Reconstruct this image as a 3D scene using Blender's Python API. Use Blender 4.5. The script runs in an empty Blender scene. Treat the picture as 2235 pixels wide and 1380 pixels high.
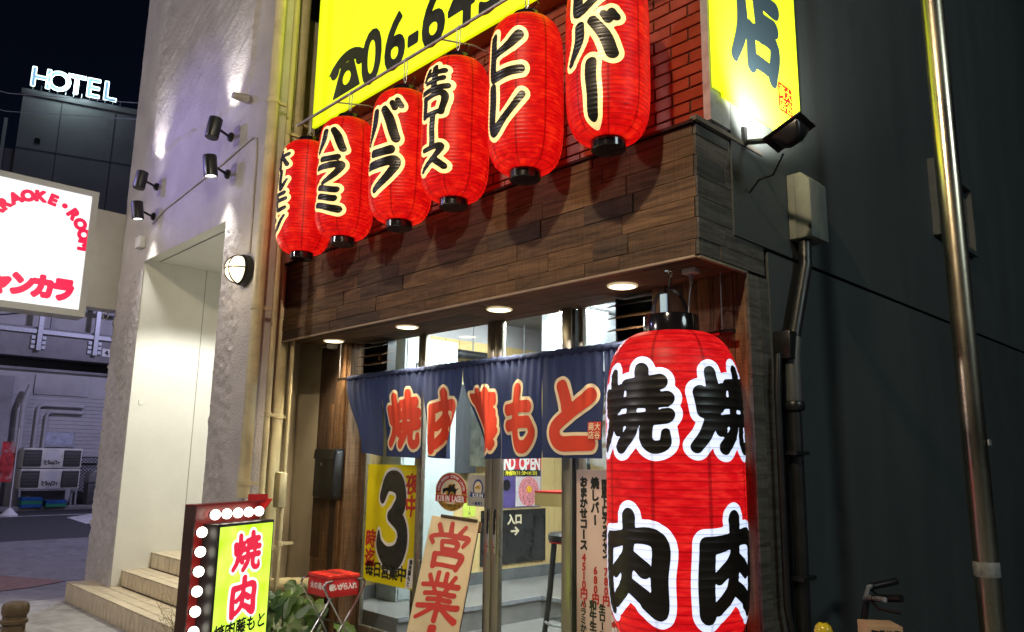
import bpy, bmesh, math, random
import numpy as np
from mathutils import Vector, Matrix, noise

random.seed(7)
SC = bpy.context.scene
COL = SC.collection

# ------------------------------------------------------------------ camera
cam_d = bpy.data.cameras.new('camera')
cam = bpy.data.objects.new('camera', cam_d); COL.objects.link(cam)
PITCH, ROLL, YAW = math.radians(10.7), math.radians(0.82), math.radians(-46.2)
fw = Vector((math.sin(YAW) * math.cos(PITCH), math.cos(YAW) * math.cos(PITCH), math.sin(PITCH)))
rt = Vector((math.cos(YAW), -math.sin(YAW), 0)); up = rt.cross(fw)
r2 = math.cos(ROLL) * rt + math.sin(ROLL) * up
u2 = -math.sin(ROLL) * rt + math.cos(ROLL) * up
mw = Matrix.Identity(4)
for i in range(3):
    mw[i][0], mw[i][1], mw[i][2] = r2[i], u2[i], -fw[i]
mw[2][3] = 1.55
cam.matrix_world = mw
cam_d.sensor_width = 36.0
cam_d.lens = 1673.0 / 2235.0 * 36.0
cam_d.clip_start = 0.05; cam_d.clip_end = 600
SC.camera = cam

# ------------------------------------------------------------------ night sky, moonlight, exposure
w = bpy.data.worlds.new('World'); SC.world = w; w.use_nodes = True
wn = w.node_tree.nodes; wl = w.node_tree.links; wn.clear()
wo = wn.new('ShaderNodeOutputWorld'); wb = wn.new('ShaderNodeBackground')
sk = wn.new('ShaderNodeTexSky'); sk.sky_type = 'NISHITA'; sk.sun_disc = False
sk.sun_elevation = math.radians(24); sk.sun_rotation = math.radians(160)
tint = wn.new('ShaderNodeMixRGB'); tint.blend_type = 'MULTIPLY'; tint.inputs[0].default_value = 1
tint.inputs[2].default_value = (0.62, 0.66, 1.0, 1)
wl.new(sk.outputs[0], tint.inputs[1]); wl.new(tint.outputs[0], wb.inputs[0])
wb.inputs[1].default_value = 0.0018
wl.new(wb.outputs[0], wo.inputs[0])
ml = bpy.data.lights.new('moon', 'SUN'); ml.energy = 0.012; ml.angle = math.radians(0.5); ml.color = (0.75, 0.8, 1)
mo = bpy.data.objects.new('moon', ml); COL.objects.link(mo)
mo.rotation_euler = (math.radians(60), 0, math.radians(20))
vs = SC.view_settings
vs.view_transform = 'Standard'; vs.look = 'None'; vs.exposure = 0; vs.gamma = 1; vs.use_curve_mapping = False
SC.cycles.use_denoising = True
SC.cycles.max_bounces = 6; SC.cycles.diffuse_bounces = 3; SC.cycles.glossy_bounces = 3
SC.cycles.transparent_max_bounces = 12; SC.cycles.sample_clamp_indirect = 3.0
SC.cycles.caustics_reflective = False; SC.cycles.caustics_refractive = False

# ------------------------------------------------------------------ materials
MATS = {}
def _base(name):
    m = bpy.data.materials.new(name); m.use_nodes = True
    nt = m.node_tree
    b = nt.nodes['Principled BSDF']
    return m, nt, b
def coords(nt, rnd=True):
    tc = nt.nodes.new('ShaderNodeTexCoord')
    if not rnd: return tc.outputs['Object']
    oi = nt.nodes.new('ShaderNodeObjectInfo')
    k = nt.nodes.new('ShaderNodeMath'); k.operation = 'MULTIPLY'; k.inputs[1].default_value = 37.0
    nt.links.new(oi.outputs['Random'], k.inputs[0])
    a = nt.nodes.new('ShaderNodeVectorMath'); a.operation = 'ADD'
    nt.links.new(tc.outputs['Object'], a.inputs[0]); nt.links.new(k.outputs[0], a.inputs[1])
    return a.outputs[0]
def mapping(nt, vec, scale):
    mp = nt.nodes.new('ShaderNodeMapping'); mp.inputs['Scale'].default_value = scale
    nt.links.new(vec, mp.inputs['Vector']); return mp.outputs[0]
def noise_n(nt, vec, scale, detail=4, rough=.6, dist=0):
    n = nt.nodes.new('ShaderNodeTexNoise'); n.inputs['Scale'].default_value = scale
    n.inputs['Detail'].default_value = detail; n.inputs['Roughness'].default_value = rough
    n.inputs['Distortion'].default_value = dist
    nt.links.new(vec, n.inputs['Vector']); return n.outputs['Fac']
def ramp(nt, fac, stops):
    r = nt.nodes.new('ShaderNodeValToRGB'); e = r.color_ramp.elements
    while len(e) < len(stops): e.new(0.5)
    for i, (p, c) in enumerate(stops):
        e[i].position = p; e[i].color = (c[0], c[1], c[2], 1)
    nt.links.new(fac, r.inputs[0]); return r.outputs[0]
def mixc(nt, fac, a, b, mode='MIX'):
    x = nt.nodes.new('ShaderNodeMixRGB'); x.blend_type = mode
    for s, v in ((0, fac), (1, a), (2, b)):
        if hasattr(v, 'links') or hasattr(v, 'is_linked'): nt.links.new(v, x.inputs[s])
        elif isinstance(v, (int, float)): x.inputs[s].default_value = v
        else: x.inputs[s].default_value = (v[0], v[1], v[2], 1)
    return x.outputs[0]
def mathn(nt, op, a, b=None):
    x = nt.nodes.new('ShaderNodeMath'); x.operation = op
    for s, v in ((0, a), (1, b)):
        if v is None: continue
        if isinstance(v, (int, float)): x.inputs[s].default_value = v
        else: nt.links.new(v, x.inputs[s])
    return x.outputs[0]
def bump(nt, b, h, strength=.3, dist=.01):
    bp = nt.nodes.new('ShaderNodeBump'); bp.inputs['Strength'].default_value = strength
    bp.inputs['Distance'].default_value = dist
    nt.links.new(h, bp.inputs['Height']); nt.links.new(bp.outputs[0], b.inputs['Normal'])

def M(name, col, rough=.6, metal=0.0, var=.25, scale=6.0, bs=0.0, bscale=40.0, emit=None, es=1.0, stretch=(1, 1, 1), stain=0.0, coat=0.0, transl=0.0, rnd=True, bdist=.01, stain_col=None):
    """surface of one colour with mottling, wear stains and fine relief"""
    if name in MATS: return MATS[name]
    m, nt, b = _base(name)
    b.inputs['Roughness'].default_value = rough; b.inputs['Metallic'].default_value = metal
    if coat: b.inputs['Coat Weight'].default_value = coat
    v = coords(nt, rnd); v = mapping(nt, v, stretch)
    f = noise_n(nt, v, scale)
    lo = [c * (1 - var) for c in col]; hi = [min(1, c * (1 + var)) for c in col]
    c = ramp(nt, f, [(.3, lo), (.7, hi)])
    if stain:
        f2 = noise_n(nt, v, scale * .35, 6, .7, .6)
        s = ramp(nt, f2, [(.5, (0, 0, 0)), (.68, (stain,) * 3)])
        c = mixc(nt, s, c, stain_col or [x * .3 for x in col])
    nt.links.new(c, b.inputs['Base Color'])
    rr = ramp(nt, f, [(.3, (max(0, rough - .08),) * 3), (.7, (min(1, rough + .08),) * 3)])
    nt.links.new(rr, b.inputs['Roughness'])
    if bs: bump(nt, b, noise_n(nt, v, bscale, 5, .65), bs, bdist)
    if emit:
        b.inputs['Emission Color'].default_value = (*emit, 1); b.inputs['Emission Strength'].default_value = es
    if transl:
        tb = nt.nodes.new('ShaderNodeBsdfTranslucent'); nt.links.new(c, tb.inputs[0])
        mx = nt.nodes.new('ShaderNodeMixShader'); mx.inputs[0].default_value = transl
        nt.links.new(b.outputs[0], mx.inputs[1]); nt.links.new(tb.outputs[0], mx.inputs[2]); nt.links.new(mx.outputs[0], nt.nodes['Material Output'].inputs[0])
    MATS[name] = m; return m

def wood(name, c0, c1, c2, axis=0, rough=.75):
    if name in MATS: return MATS[name]
    m, nt, b = _base(name)
    v = coords(nt)
    sc = [22, 22, 22]; sc[axis] = 1.6
    g = noise_n(nt, mapping(nt, v, sc), 1.6, 7, .68, .8)
    sw = [3, 3, 3]; sw[axis] = 160
    saw = noise_n(nt, mapping(nt, v, sw), 1.0, 2, .5)
    big = noise_n(nt, v, 1.7, 3)
    oi = nt.nodes.new('ShaderNodeObjectInfo')
    tone = ramp(nt, oi.outputs['Random'], [(0, c0), (.35, c1), (.62, c0), (.8, c2), (1, c1)])
    dark = ramp(nt, g, [(.32, (.28, .25, .22)), (.62, (1.12, 1.1, 1.08))])
    c = mixc(nt, 1.0, tone, dark, 'MULTIPLY')
    c = mixc(nt, .5, c, ramp(nt, saw, [(.38, (.62, .6, .58)), (.6, (1.05, 1.05, 1.05))]), 'MULTIPLY')
    c = mixc(nt, .6, c, ramp(nt, big, [(.3, (.6, .6, .62)), (.7, (1.2, 1.15, 1.05))]), 'MULTIPLY')
    nt.links.new(c, b.inputs['Base Color']); b.inputs['Roughness'].default_value = rough
    bump(nt, b, g, .35, .004)
    MATS[name] = m; return m

def E(name, col, es=1.0, base=None, rough=.35, var=0.0, scale=3.0, hi=None):
    """a lit, light-giving face"""
    if name in MATS: return MATS[name]
    m, nt, b = _base(name)
    b.inputs['Base Color'].default_value = (*(base or col), 1); b.inputs['Roughness'].default_value = rough
    b.inputs['Emission Color'].default_value = (*col, 1); b.inputs['Emission Strength'].default_value = es
    if var:
        f = noise_n(nt, coords(nt), scale, 2)
        c = ramp(nt, f, [(.3, [x * (1 - var) for x in col]), (.7, hi or [min(1.2, x * (1 + var)) for x in col])])
        nt.links.new(c, b.inputs['Emission Color'])
    MATS[name] = m; return m

def lantern_mat(name, ca, cb, H, N, es, z0):
    """lit red paper: brush streaks round the body, bamboo hoops and paper seams as darker lines"""
    m, nt, b = _base(name)
    tc = nt.nodes.new('ShaderNodeTexCoord')
    sp = nt.nodes.new('ShaderNodeSeparateXYZ'); nt.links.new(tc.outputs['Object'], sp.inputs[0])
    ang = mathn(nt, 'ARCTAN2', sp.outputs[1], sp.outputs[0])
    oi = nt.nodes.new('ShaderNodeObjectInfo')
    def streak(a, z):
        cx = nt.nodes.new('ShaderNodeCombineXYZ')
        nt.links.new(mathn(nt, 'MULTIPLY', ang, a), cx.inputs[0])
        nt.links.new(mathn(nt, 'MULTIPLY', sp.outputs[2], z), cx.inputs[1])
        nt.links.new(mathn(nt, 'MULTIPLY', oi.outputs['Random'], 50.0), cx.inputs[2])
        return noise_n(nt, cx.outputs[0], 1.0, 4, .6, .3)
    f1 = streak(3.2, 46.0); f2 = streak(1.6, 9.0)
    f = mathn(nt, 'ADD', mathn(nt, 'MULTIPLY', f1, .6), mathn(nt, 'MULTIPLY', f2, .4))
    c = ramp(nt, f, [(.32, [x * .66 for x in ca]), (.48, ca), (.66, cb)])
    # hoops
    fr = mathn(nt, 'FRACT', mathn(nt, 'MULTIPLY', mathn(nt, 'SUBTRACT', sp.outputs[2], z0), N / H))
    d = mathn(nt, 'ABSOLUTE', mathn(nt, 'SUBTRACT', fr, .5))
    hoop = ramp(nt, d, [(.36, (1, 1, 1)), (.5, (.55, .46, .48))])
    c = mixc(nt, 1.0, c, hoop, 'MULTIPLY')
    # paper seams
    fs = mathn(nt, 'FRACT', mathn(nt, 'MULTIPLY', ang, 8 / (2 * math.pi)))
    ds = mathn(nt, 'ABSOLUTE', mathn(nt, 'SUBTRACT', fs, .5))
    seam = ramp(nt, ds, [(.028, (.55, .45, .5)), (.04, (1, 1, 1))])
    c = mixc(nt, 1.0, c, seam, 'MULTIPLY')
    nt.links.new(c, b.inputs['Emission Color']); b.inputs['Emission Strength'].default_value = es
    b.inputs['Base Color'].default_value = (.07, .0015, .0015, 1); b.inputs['Roughness'].default_value = .42; b.inputs['Specular IOR Level'].default_value = .22
    return m

def glass(name, haze=0.0):
    m, nt, b = _base(name)
    out = nt.nodes['Material Output']; nt.nodes.remove(b)
    tr = nt.nodes.new('ShaderNodeBsdfTransparent'); tr.inputs[0].default_value = (.93, .97, .96, 1)
    gl = nt.nodes.new('ShaderNodeBsdfGlossy'); gl.inputs['Roughness'].default_value = .02
    lw = nt.nodes.new('ShaderNodeLayerWeight'); lw.inputs[0].default_value = .5
    fr_ = mathn(nt, 'ADD', mathn(nt, 'MULTIPLY', mathn(nt, 'POWER', lw.outputs['Facing'], 4.0), .8), .035)
    mx = nt.nodes.new('ShaderNodeMixShader')
    nt.links.new(fr_, mx.inputs[0]); nt.links.new(tr.outputs[0], mx.inputs[1]); nt.links.new(gl.outputs[0], mx.inputs[2])
    res = mx.outputs[0]
    if haze:
        v = coords(nt)
        wv = noise_n(nt, mapping(nt, v, (1.2, 1, 3.5)), 1.3, 6, .7, 2.6)
        df = nt.nodes.new('ShaderNodeBsdfTranslucent'); df.inputs[0].default_value = (.75, .85, .95, 1)
        m2 = nt.nodes.new('ShaderNodeMixShader')
        nt.links.new(ramp(nt, wv, [(.42, (0, 0, 0)), (.75, (haze,) * 3)]), m2.inputs[0])
        nt.links.new(res, m2.inputs[1]); nt.links.new(df.outputs[0], m2.inputs[2]); res = m2.outputs[0]
    nt.links.new(res, out.inputs[0]); return m

# ------------------------------------------------------------------ mesh helpers
class MB:
    def __init__(s): s.v = []; s.f = []
    def add(s, vs, fs):
        o = len(s.v); s.v += [tuple(p) for p in vs]; s.f += [tuple(i + o for i in f) for f in fs]; return s
    def box(s, x0, x1, y0, y1, z0, z1, mat=None):
        vs = [(x, y, z) for z in (z0, z1) for y in (y0, y1) for x in (x0, x1)]
        if mat is not None: vs = [mat @ Vector(p) for p in vs]
        return s.add(vs, [(0, 2, 3, 1), (4, 5, 7, 6), (0, 1, 5, 4), (2, 6, 7, 3), (0, 4, 6, 2), (1, 3, 7, 5)])
    def tube(s, path, r, n=10, cap=True):
        P = [Vector(p) for p in path]; rs = r if isinstance(r, (list, tuple)) else [r] * len(P)
        ref = None; rings = []
        for i, p in enumerate(P):
            a = P[max(0, i - 1)]; b = P[min(len(P) - 1, i + 1)]
            t = (b - a).normalized()
            if ref is None:
                ref = t.cross(Vector((0, 0, 1)))
                if ref.length < .05: ref = t.cross(Vector((1, 0, 0)))
            ref = (ref - t * ref.dot(t)).normalized(); bt = t.cross(ref)
            rings.append([p + (ref * math.cos(2 * math.pi * k / n) + bt * math.sin(2 * math.pi * k / n)) * rs[i] for k in range(n)])
        vs = [q for r_ in rings for q in r_]; fs = []
        for i in range(len(P) - 1):
            for k in range(n):
                fs.append((i * n + k, i * n + (k + 1) % n, (i + 1) * n + (k + 1) % n, (i + 1) * n + k))
        if cap: fs.append(tuple(reversed(range(n)))); fs.append(tuple((len(P) - 1) * n + k for k in range(n)))
        return s.add(vs, fs)
    def lathe(s, prof, n=32, c=(0, 0, 0), cap=True, mat=None):
        vs = []; fs = []
        for r, z in prof:
            for k in range(n):
                a = 2 * math.pi * k / n; vs.append((c[0] + r * math.cos(a), c[1] + r * math.sin(a), c[2] + z))
        for i in range(len(prof) - 1):
            for k in range(n):
                fs.append((i * n + k, i * n + (k + 1) % n, (i + 1) * n + (k + 1) % n, (i + 1) * n + k))
        if cap: fs.append(tuple(reversed(range(n)))); fs.append(tuple((len(prof) - 1) * n + k for k in range(n)))
        if mat is not None: vs = [mat @ Vector(p) for p in vs]
        return s.add(vs, fs)
    def prism(s, poly, o, ux, uy, n, d):
        """polygon in the (ux, uy) frame at o pushed d along n"""
        o, ux, uy, n = Vector(o), Vector(ux), Vector(uy), Vector(n)
        a = [o + ux * p[0] + uy * p[1] for p in poly]; b = [p + n * d for p in a]; k = len(a)
        return s.add(a + b, [tuple(range(k)), tuple(reversed(range(k, 2 * k)))] + [(i, i + k, (i + 1) % k + k, (i + 1) % k) for i in range(k)])
    def build(s, name, mat, parent=None, smooth=False, bevel=0.0, local=False, seg=2, angle=30):
        me = bpy.data.meshes.new(name); me.from_pydata(s.v, [], s.f)
        bm = bmesh.new(); bm.from_mesh(me)
        bmesh.ops.recalc_face_normals(bm, faces=bm.faces)
        if bevel:
            eds = [e for e in bm.edges if len(e.link_faces) == 2 and e.calc_face_angle(0) > math.radians(angle)]
            bmesh.ops.bevel(bm, geom=eds, offset=bevel, segments=seg, affect='EDGES', profile=.5)
        bm.to_mesh(me); bm.free()
        if smooth or bevel:
            me.polygons.foreach_set('use_smooth', [True] * len(me.polygons))
            try: me.set_sharp_from_angle(angle=math.radians(38))
            except Exception: pass
        me.materials.append(mat)
        o = bpy.data.objects.new(name, me); COL.objects.link(o)
        if parent is not None:
            o.parent = parent
            if not local: o.matrix_parent_inverse = WM[parent.name].inverted()
        WM[o.name] = Matrix.Identity(4) if not (parent is not None and local) else WM[parent.name].copy()
        return o
WM = {}
def thing(name, label, cat, loc=(0, 0, 0), rotz=0.0, group=None, rot=None):
    o = bpy.data.objects.new(name, None); COL.objects.link(o); o.empty_display_size = .1
    o.location = loc; o.rotation_euler = rot or (0, 0, rotz)
    WM[o.name] = Matrix.Translation(Vector(loc)) @ o.rotation_euler.to_matrix().to_4x4()
    return tag(o, label, cat, group)
def tag(o, label=None, cat=None, group=None, kind=None):
    if label: o['label'] = label
    if cat: o['category'] = cat
    if group: o['group'] = group
    if kind: o['kind'] = kind
    return o
def struct(o): o['kind'] = 'structure'; return o
def box(name, mat, b, parent=None, bevel=0.0, local=False):
    return MB().box(*b).build(name, mat, parent, bevel=bevel, local=local)
def copy_tree(o, parent=None):
    c = o.copy(); COL.objects.link(c); c.parent = parent
    if parent is not None: c.matrix_parent_inverse = o.matrix_parent_inverse.copy()
    for ch in list(o.children): copy_tree(ch, c)
    return c
def lamp(name, kind, loc, energy, col=(1, 1, 1), radius=.05, target=None, spot=None, blend=.5, parent=None):
    l = bpy.data.lights.new(name, kind); l.energy = energy; l.color = col
    l.shadow_soft_size = radius
    if kind == 'SPOT': l.spot_size = math.radians(spot); l.spot_blend = blend
    o = bpy.data.objects.new(name, l); COL.objects.link(o); o.location = loc
    if target is not None: o.rotation_euler = (Vector(target) - Vector(loc)).to_track_quat('-Z', 'Y').to_euler()
    return o

# ------------------------------------------------------------------ lettering
_G = {}
def glyph(ch):
    if ch in _G: return _G[ch]
    c = bpy.data.curves.new('t', 'FONT'); c.body = ch; c.resolution_u = 4
    o = bpy.data.objects.new('t', c); COL.objects.link(o)
    me = o.to_mesh(); me.calc_loop_triangles()
    V = np.array([v.co[:2] for v in me.vertices]).reshape(-1, 2)
    T = np.array([t.vertices[:] for t in me.loop_triangles], dtype=int).reshape(-1, 3)
    cnt = {}
    for t in T:
        for a, b in ((0, 1), (1, 2), (2, 0)):
            k = (min(t[a], t[b]), max(t[a], t[b])); cnt[k] = cnt.get(k, 0) + 1
    S = np.array([k for k, n in cnt.items() if n == 1], dtype=int).reshape(-1, 2)
    o.to_mesh_clear(); bpy.data.objects.remove(o); bpy.data.curves.remove(c)
    wide = ord(ch) > 0x2E00
    lo, hi = V.min(0), V.max(0)
    cx = .5 if wide else (lo[0] + hi[0]) / 2
    V = V - np.array([cx, .38 if wide else .36])
    _G[ch] = (V, T, S); return _G[ch]

def gsdf(ch, X, Y):
    V, T, S = glyph(ch)
    P = np.stack([X.ravel(), Y.ravel()], 1)
    A = V[S[:, 0]]; B = V[S[:, 1]]; D = B - A; L = (D ** 2).sum(1) + 1e-12
    best = np.full(len(P), 1e9)
    for k in range(0, len(S), 40):
        a, d, l = A[k:k + 40], D[k:k + 40], L[k:k + 40]
        q = P[:, None, :] - a[None]
        t = np.clip((q * d[None]).sum(2) / l, 0, 1)
        e = q - t[..., None] * d[None]
        best = np.minimum(best, (e ** 2).sum(2).min(1))
    dist = np.sqrt(best)
    ins = np.zeros(len(P), bool)
    for t in T:
        p0, p1, p2 = V[t[0]], V[t[1]], V[t[2]]
        m = (P[:, 0] >= min(p0[0], p1[0], p2[0])) & (P[:, 0] <= max(p0[0], p1[0], p2[0])) & (P[:, 1] >= min(p0[1], p1[1], p2[1])) & (P[:, 1] <= max(p0[1], p1[1], p2[1]))
        if not m.any(): continue
        Q = P[m]
        def cr(a, b): return (b[0] - a[0]) * (Q[:, 1] - a[1]) - (b[1] - a[1]) * (Q[:, 0] - a[0])
        c0, c1, c2 = cr(p0, p1), cr(p1, p2), cr(p2, p0)
        ins[m] |= ((c0 >= -1e-9) & (c1 >= -1e-9) & (c2 >= -1e-9)) | ((c0 <= 1e-9) & (c1 <= 1e-9) & (c2 <= 1e-9))
    return np.where(ins, -dist, dist).reshape(X.shape)

# brush characters: strokes of x,y,half-width points on a 100-unit square, y down
BR = {
 '焼': '10,30,7 14,50,7|39,26,5 33,47,6|25,6,6 26,45,7 18,75,6 5,93,5|27,58,5 37,74,6|48,21,5 91,17,7|70,3,7 69,36,6|42,43,5 97,38,7|56,31,6 56,55,5|83,30,6 81,54,5|39,64,5 98,58,7|60,62,6 56,78,6 41,95,6|77,62,6 76,84,6 84,93,6 97,90,5 98,77,3',
 '肉': '50,2,8 49,22,7|12,27,7 12,95,8|12,27,7 50,22,6 85,24,8 88,60,8 86,93,7 70,89,4|50,24,6 46,42,6 27,58,5|48,40,5 71,55,7|49,50,6 44,72,6 24,89,5|46,68,5 71,83,7',
 'ハ': '30,14,8 26,50,8 8,88,4|58,12,7 77,45,9 92,86,9',
 'バ': '28,18,8 24,52,8 6,90,4|54,16,7 72,48,9 88,88,9|74,4,4 81,17,5|88,-2,4 96,11,5',
 'ラ': '25,12,7 76,11,8|11,40,7 86,37,9 76,66,8 32,97,4',
 'ミ': '22,10,7 78,22,8|24,40,7 74,51,8|13,68,7 87,90,9',
 'ホ': '9,33,6 92,30,7|50,4,7 50,90,7 38,83,4|28,52,6 11,82,6|72,50,5 91,82,7',
 'ル': '30,12,7 29,50,7 7,92,4|60,6,8 61,90,8 95,54,3',
 'モ': '18,15,6 84,12,7|7,47,6 94,43,7|46,15,7 46,80,7 58,91,7 91,87,6',
 'ン': '12,18,7 37,35,8|14,91,9 52,74,7 91,22,4',
 '生': '28,8,6 11,43,5|22,30,5 84,26,7|24,59,5 80,55,7|52,3,7 52,90,7|5,93,6 96,89,8',
 'ロ': '16,15,7 18,89,7|16,18,6 84,14,8 80,87,7|18,85,6 80,82,6',
 'ス': '20,14,6 78,11,8 60,48,7 9,93,3|54,52,6 91,89,8',
 'ヒ': '86,15,8 60,36,7 25,46,6|24,6,8 23,78,8 38,91,8 91,86,7',
 'レ': '24,5,9 25,89,9 60,70,6 93,30,4',
 'ー': '5,50,9 95,50,9',
 'も': '46,4,7 36,60,7 45,90,7 70,93,7 87,74,6 80,56,4|13,34,6 75,31,7|12,59,6 75,55,7',
 'と': '30,6,8 39,44,8|84,20,8 42,48,8 17,68,8 30,91,8 86,89,8',
 '店': '52,0,6 53,14,5|17,19,5 90,15,7|20,19,6 18,60,7 3,97,3|54,25,7 54,58,6|56,41,5 86,37,6|33,59,6 36,96,6|34,61,5 81,56,7 78,95,6|36,91,5 78,88,5',
 '営': '18,6,4 27,24,5|48,1,4 50,20,5|82,4,4 69,24,4|10,46,4 10,31,4 90,28,5 83,47,3|32,43,4 34,61,4|32,43,4 68,41,5 65,61,4|34,59,4 65,57,4|50,60,4 46,70,4|19,71,5 22,97,5|20,71,4 80,68,6 77,97,5|22,94,4 77,92,4',
 '業': '40,1,4 40,23,4|60,1,4 60,23,4|21,7,4 28,21,4|81,5,4 72,21,3|9,27,4 91,24,5|33,30,3 39,40,4|67,30,4 60,40,3|16,45,4 84,42,4|24,57,4 76,55,4|5,71,4 95,67,5|50,44,5 50,99,5|44,72,4 7,95,3|56,72,4 95,95,6',
 '3': '20,24,9 36,6,12 66,8,14 76,28,15 58,44,12 42,47,6|44,47,7 74,54,13 84,72,15 70,92,15 40,96,13 16,84,9 12,68,3',
}
_BP = {}
def brush_sdf(ch, X, Y):
    if ch not in _BP:
        segs = []
        for st_ in BR[ch].split('|'):
            P = [tuple(float(v) for v in p.split(',')) for p in st_.split()]
            P = np.array([((x - 50) / 100, (50 - y) / 100, w_ / 100) for x, y, w_ in P])
            if len(P) > 2:
                E_ = np.vstack([2 * P[0] - P[1], P, 2 * P[-1] - P[-2]]); Q = []
                for i in range(1, len(E_) - 2):
                    p0, p1, p2, p3 = E_[i - 1], E_[i], E_[i + 1], E_[i + 2]
                    for t in np.linspace(0, 1, 7)[:-1]:
                        Q.append(.5 * ((2 * p1) + (-p0 + p2) * t + (2 * p0 - 5 * p1 + 4 * p2 - p3) * t * t + (-p0 + 3 * p1 - 3 * p2 + p3) * t ** 3))
                Q.append(P[-1]); P = np.array(Q)
            segs += list(zip(P[:-1], P[1:]))
        _BP[ch] = segs
    d = np.full(X.shape, 9.0)
    for a, b in _BP[ch]:
        vx, vy = b[0] - a[0], b[1] - a[1]; l = vx * vx + vy * vy + 1e-9
        t = np.clip(((X - a[0]) * vx + (Y - a[1]) * vy) / l, 0, 1)
        d = np.minimum(d, np.hypot(X - a[0] - t * vx, Y - a[1] - t * vy) - (a[2] + (b[2] - a[2]) * t))
    return d

class Text:
    """brush lettering: glyphs (ch, x, y, width, height[, turn]) become one distance field that is cut at any stroke weight"""
    def __init__(s, items, h, margin=.12, wob=0.02, seed=0, brush=False):
        xs = [i[1] - i[3] * .62 - margin * i[3] for i in items] + [i[1] + i[3] * .62 + margin * i[3] for i in items]
        ys = [i[2] - i[4] * .62 - margin * i[4] for i in items] + [i[2] + i[4] * .62 + margin * i[4] for i in items]
        s.x0, s.y0, s.h = min(xs), min(ys), h
        nx = int((max(xs) - s.x0) / h) + 2; ny = int((max(ys) - s.y0) / h) + 2
        s.X, s.Y = np.meshgrid(s.x0 + h * np.arange(nx), s.y0 + h * np.arange(ny))
        s.d = np.full(s.X.shape, 1e3)
        for it in items:
            ch, cx, cy, sx, sy = it[:5]; turn = it[5] if len(it) > 5 else 0
            u = (s.X - cx); v = (s.Y - cy)
            if turn: c_, s_ = math.cos(-turn), math.sin(-turn); u, v = u * c_ - v * s_, u * s_ + v * c_
            u = u / sx; v = v / sy
            m = (abs(u) < .78) & (abs(v) < .78)
            if not m.any(): continue
            i0, i1 = np.where(m.any(1))[0][[0, -1]]; j0, j1 = np.where(m.any(0))[0][[0, -1]]
            sl = (slice(i0, i1 + 1), slice(j0, j1 + 1)); U, Vv = u[sl], v[sl]
            ph = seed + cx * 3.1 + cy * 1.7
            U2 = U + wob * np.sin(Vv * 7 + ph)
            V2 = Vv + wob * np.sin(U * 8 + ph * 1.3) - .05 * (wob > 0.015) * U
            d = (brush_sdf(ch, U2, V2) if brush and ch in BR else gsdf(ch, U2, V2) - .045 * brush) * (sx + sy) / 2
            d = d - wob * .30 * (sx + sy) / 2 * np.sin(U * 6 + Vv * 4 + ph)
            s.d[sl] = np.minimum(s.d[sl], d)
    def cut(s, level, fmap, merge=True, lo=None):
        """mesh of the region where distance < level (and > lo)"""
        F = s.d - level
        if lo is not None: F = np.maximum(F, lo - s.d)
        ny, nx = F.shape; mb = MB(); idx = {}; pts = []
        def vert(key, x, y):
            k = idx.get(key)
            if k is None: k = idx[key] = len(pts); pts.append((x, y))
            return k
        ins = F < 0; h = s.h; x0, y0 = s.x0, s.y0
        cnt = ins[:-1, :-1].astype(int) + ins[1:, :-1] + ins[:-1, 1:] + ins[1:, 1:]
        for i in range(ny - 1):
            row = cnt[i]; js = np.nonzero(row)[0]; k = 0
            while k < len(js):
                j = int(js[k])
                if row[j] == 4:
                    e = j
                    if merge:
                        while e + 1 < nx - 1 and row[e + 1] == 4: e += 1; k += 1
                    mb.f.append((vert((i, j), x0 + j * h, y0 + i * h), vert((i, e + 1), x0 + (e + 1) * h, y0 + i * h),
                                 vert((i + 1, e + 1), x0 + (e + 1) * h, y0 + (i + 1) * h), vert((i + 1, j), x0 + j * h, y0 + (i + 1) * h)))
                else:
                    cs = ((i, j), (i, j + 1), (i + 1, j + 1), (i + 1, j)); poly = []
                    for q in range(4):
                        a, b = cs[q], cs[(q + 1) % 4]; fa, fb = F[a], F[b]
                        if fa < 0: poly.append(vert(a, x0 + a[1] * h, y0 + a[0] * h))
                        if (fa < 0) != (fb < 0):
                            t = fa / (fa - fb); key = ('e',) + (a + b if a < b else b + a)
                            poly.append(vert(key, x0 + (a[1] + (b[1] - a[1]) * t) * h, y0 + (a[0] + (b[0] - a[0]) * t) * h))
                    if len(poly) >= 3: mb.f.append(tuple(poly))
                k += 1
        mb.v = [tuple(fmap(x, y)) for x, y in pts]
        return mb
def phone_sdf(t, cx, cy, s):
    """old telephone pictogram"""
    U, V = (t.X - cx) / s, (t.Y - cy) / s
    arc = np.maximum(np.abs(np.hypot(U, (V + .55) * 1.0) - .86) - .085, .0 - (V - .12))
    ends = np.minimum(np.hypot(U - .50, V - .10), np.hypot(U + .50, V - .10)) - .13
    body = np.maximum(np.maximum(V - .12, -.50 - V), np.abs(U) - (.22 + (.12 - V) * .42))
    dial = np.hypot(U, V + .20) - .20
    d = np.minimum(np.minimum(arc, ends), np.maximum(body, -dial))
    neck = np.maximum(np.abs(np.abs(U) - .15) - .05, np.abs(V - .14) - .07)
    t.d = np.minimum(t.d, np.minimum(d, neck) * s)
def plane(o, ux, uy, n=None, off=0.0):
    o, ux, uy = Vector(o), Vector(ux), Vector(uy)
    if n is None: n = ux.cross(uy)
    o = o + Vector(n) * off
    return lambda x, y: o + ux * x + uy * y
def letters(name, items, h, mat, fmap, level, parent, lo=None, merge=True, wob=0.02, local=False, text=None, brush=False):
    t = text or Text(items, h, wob=wob, brush=brush)
    mb = t.cut(level, fmap, merge, lo)
    return mb.build_raw(name, mat, parent, local)
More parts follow.
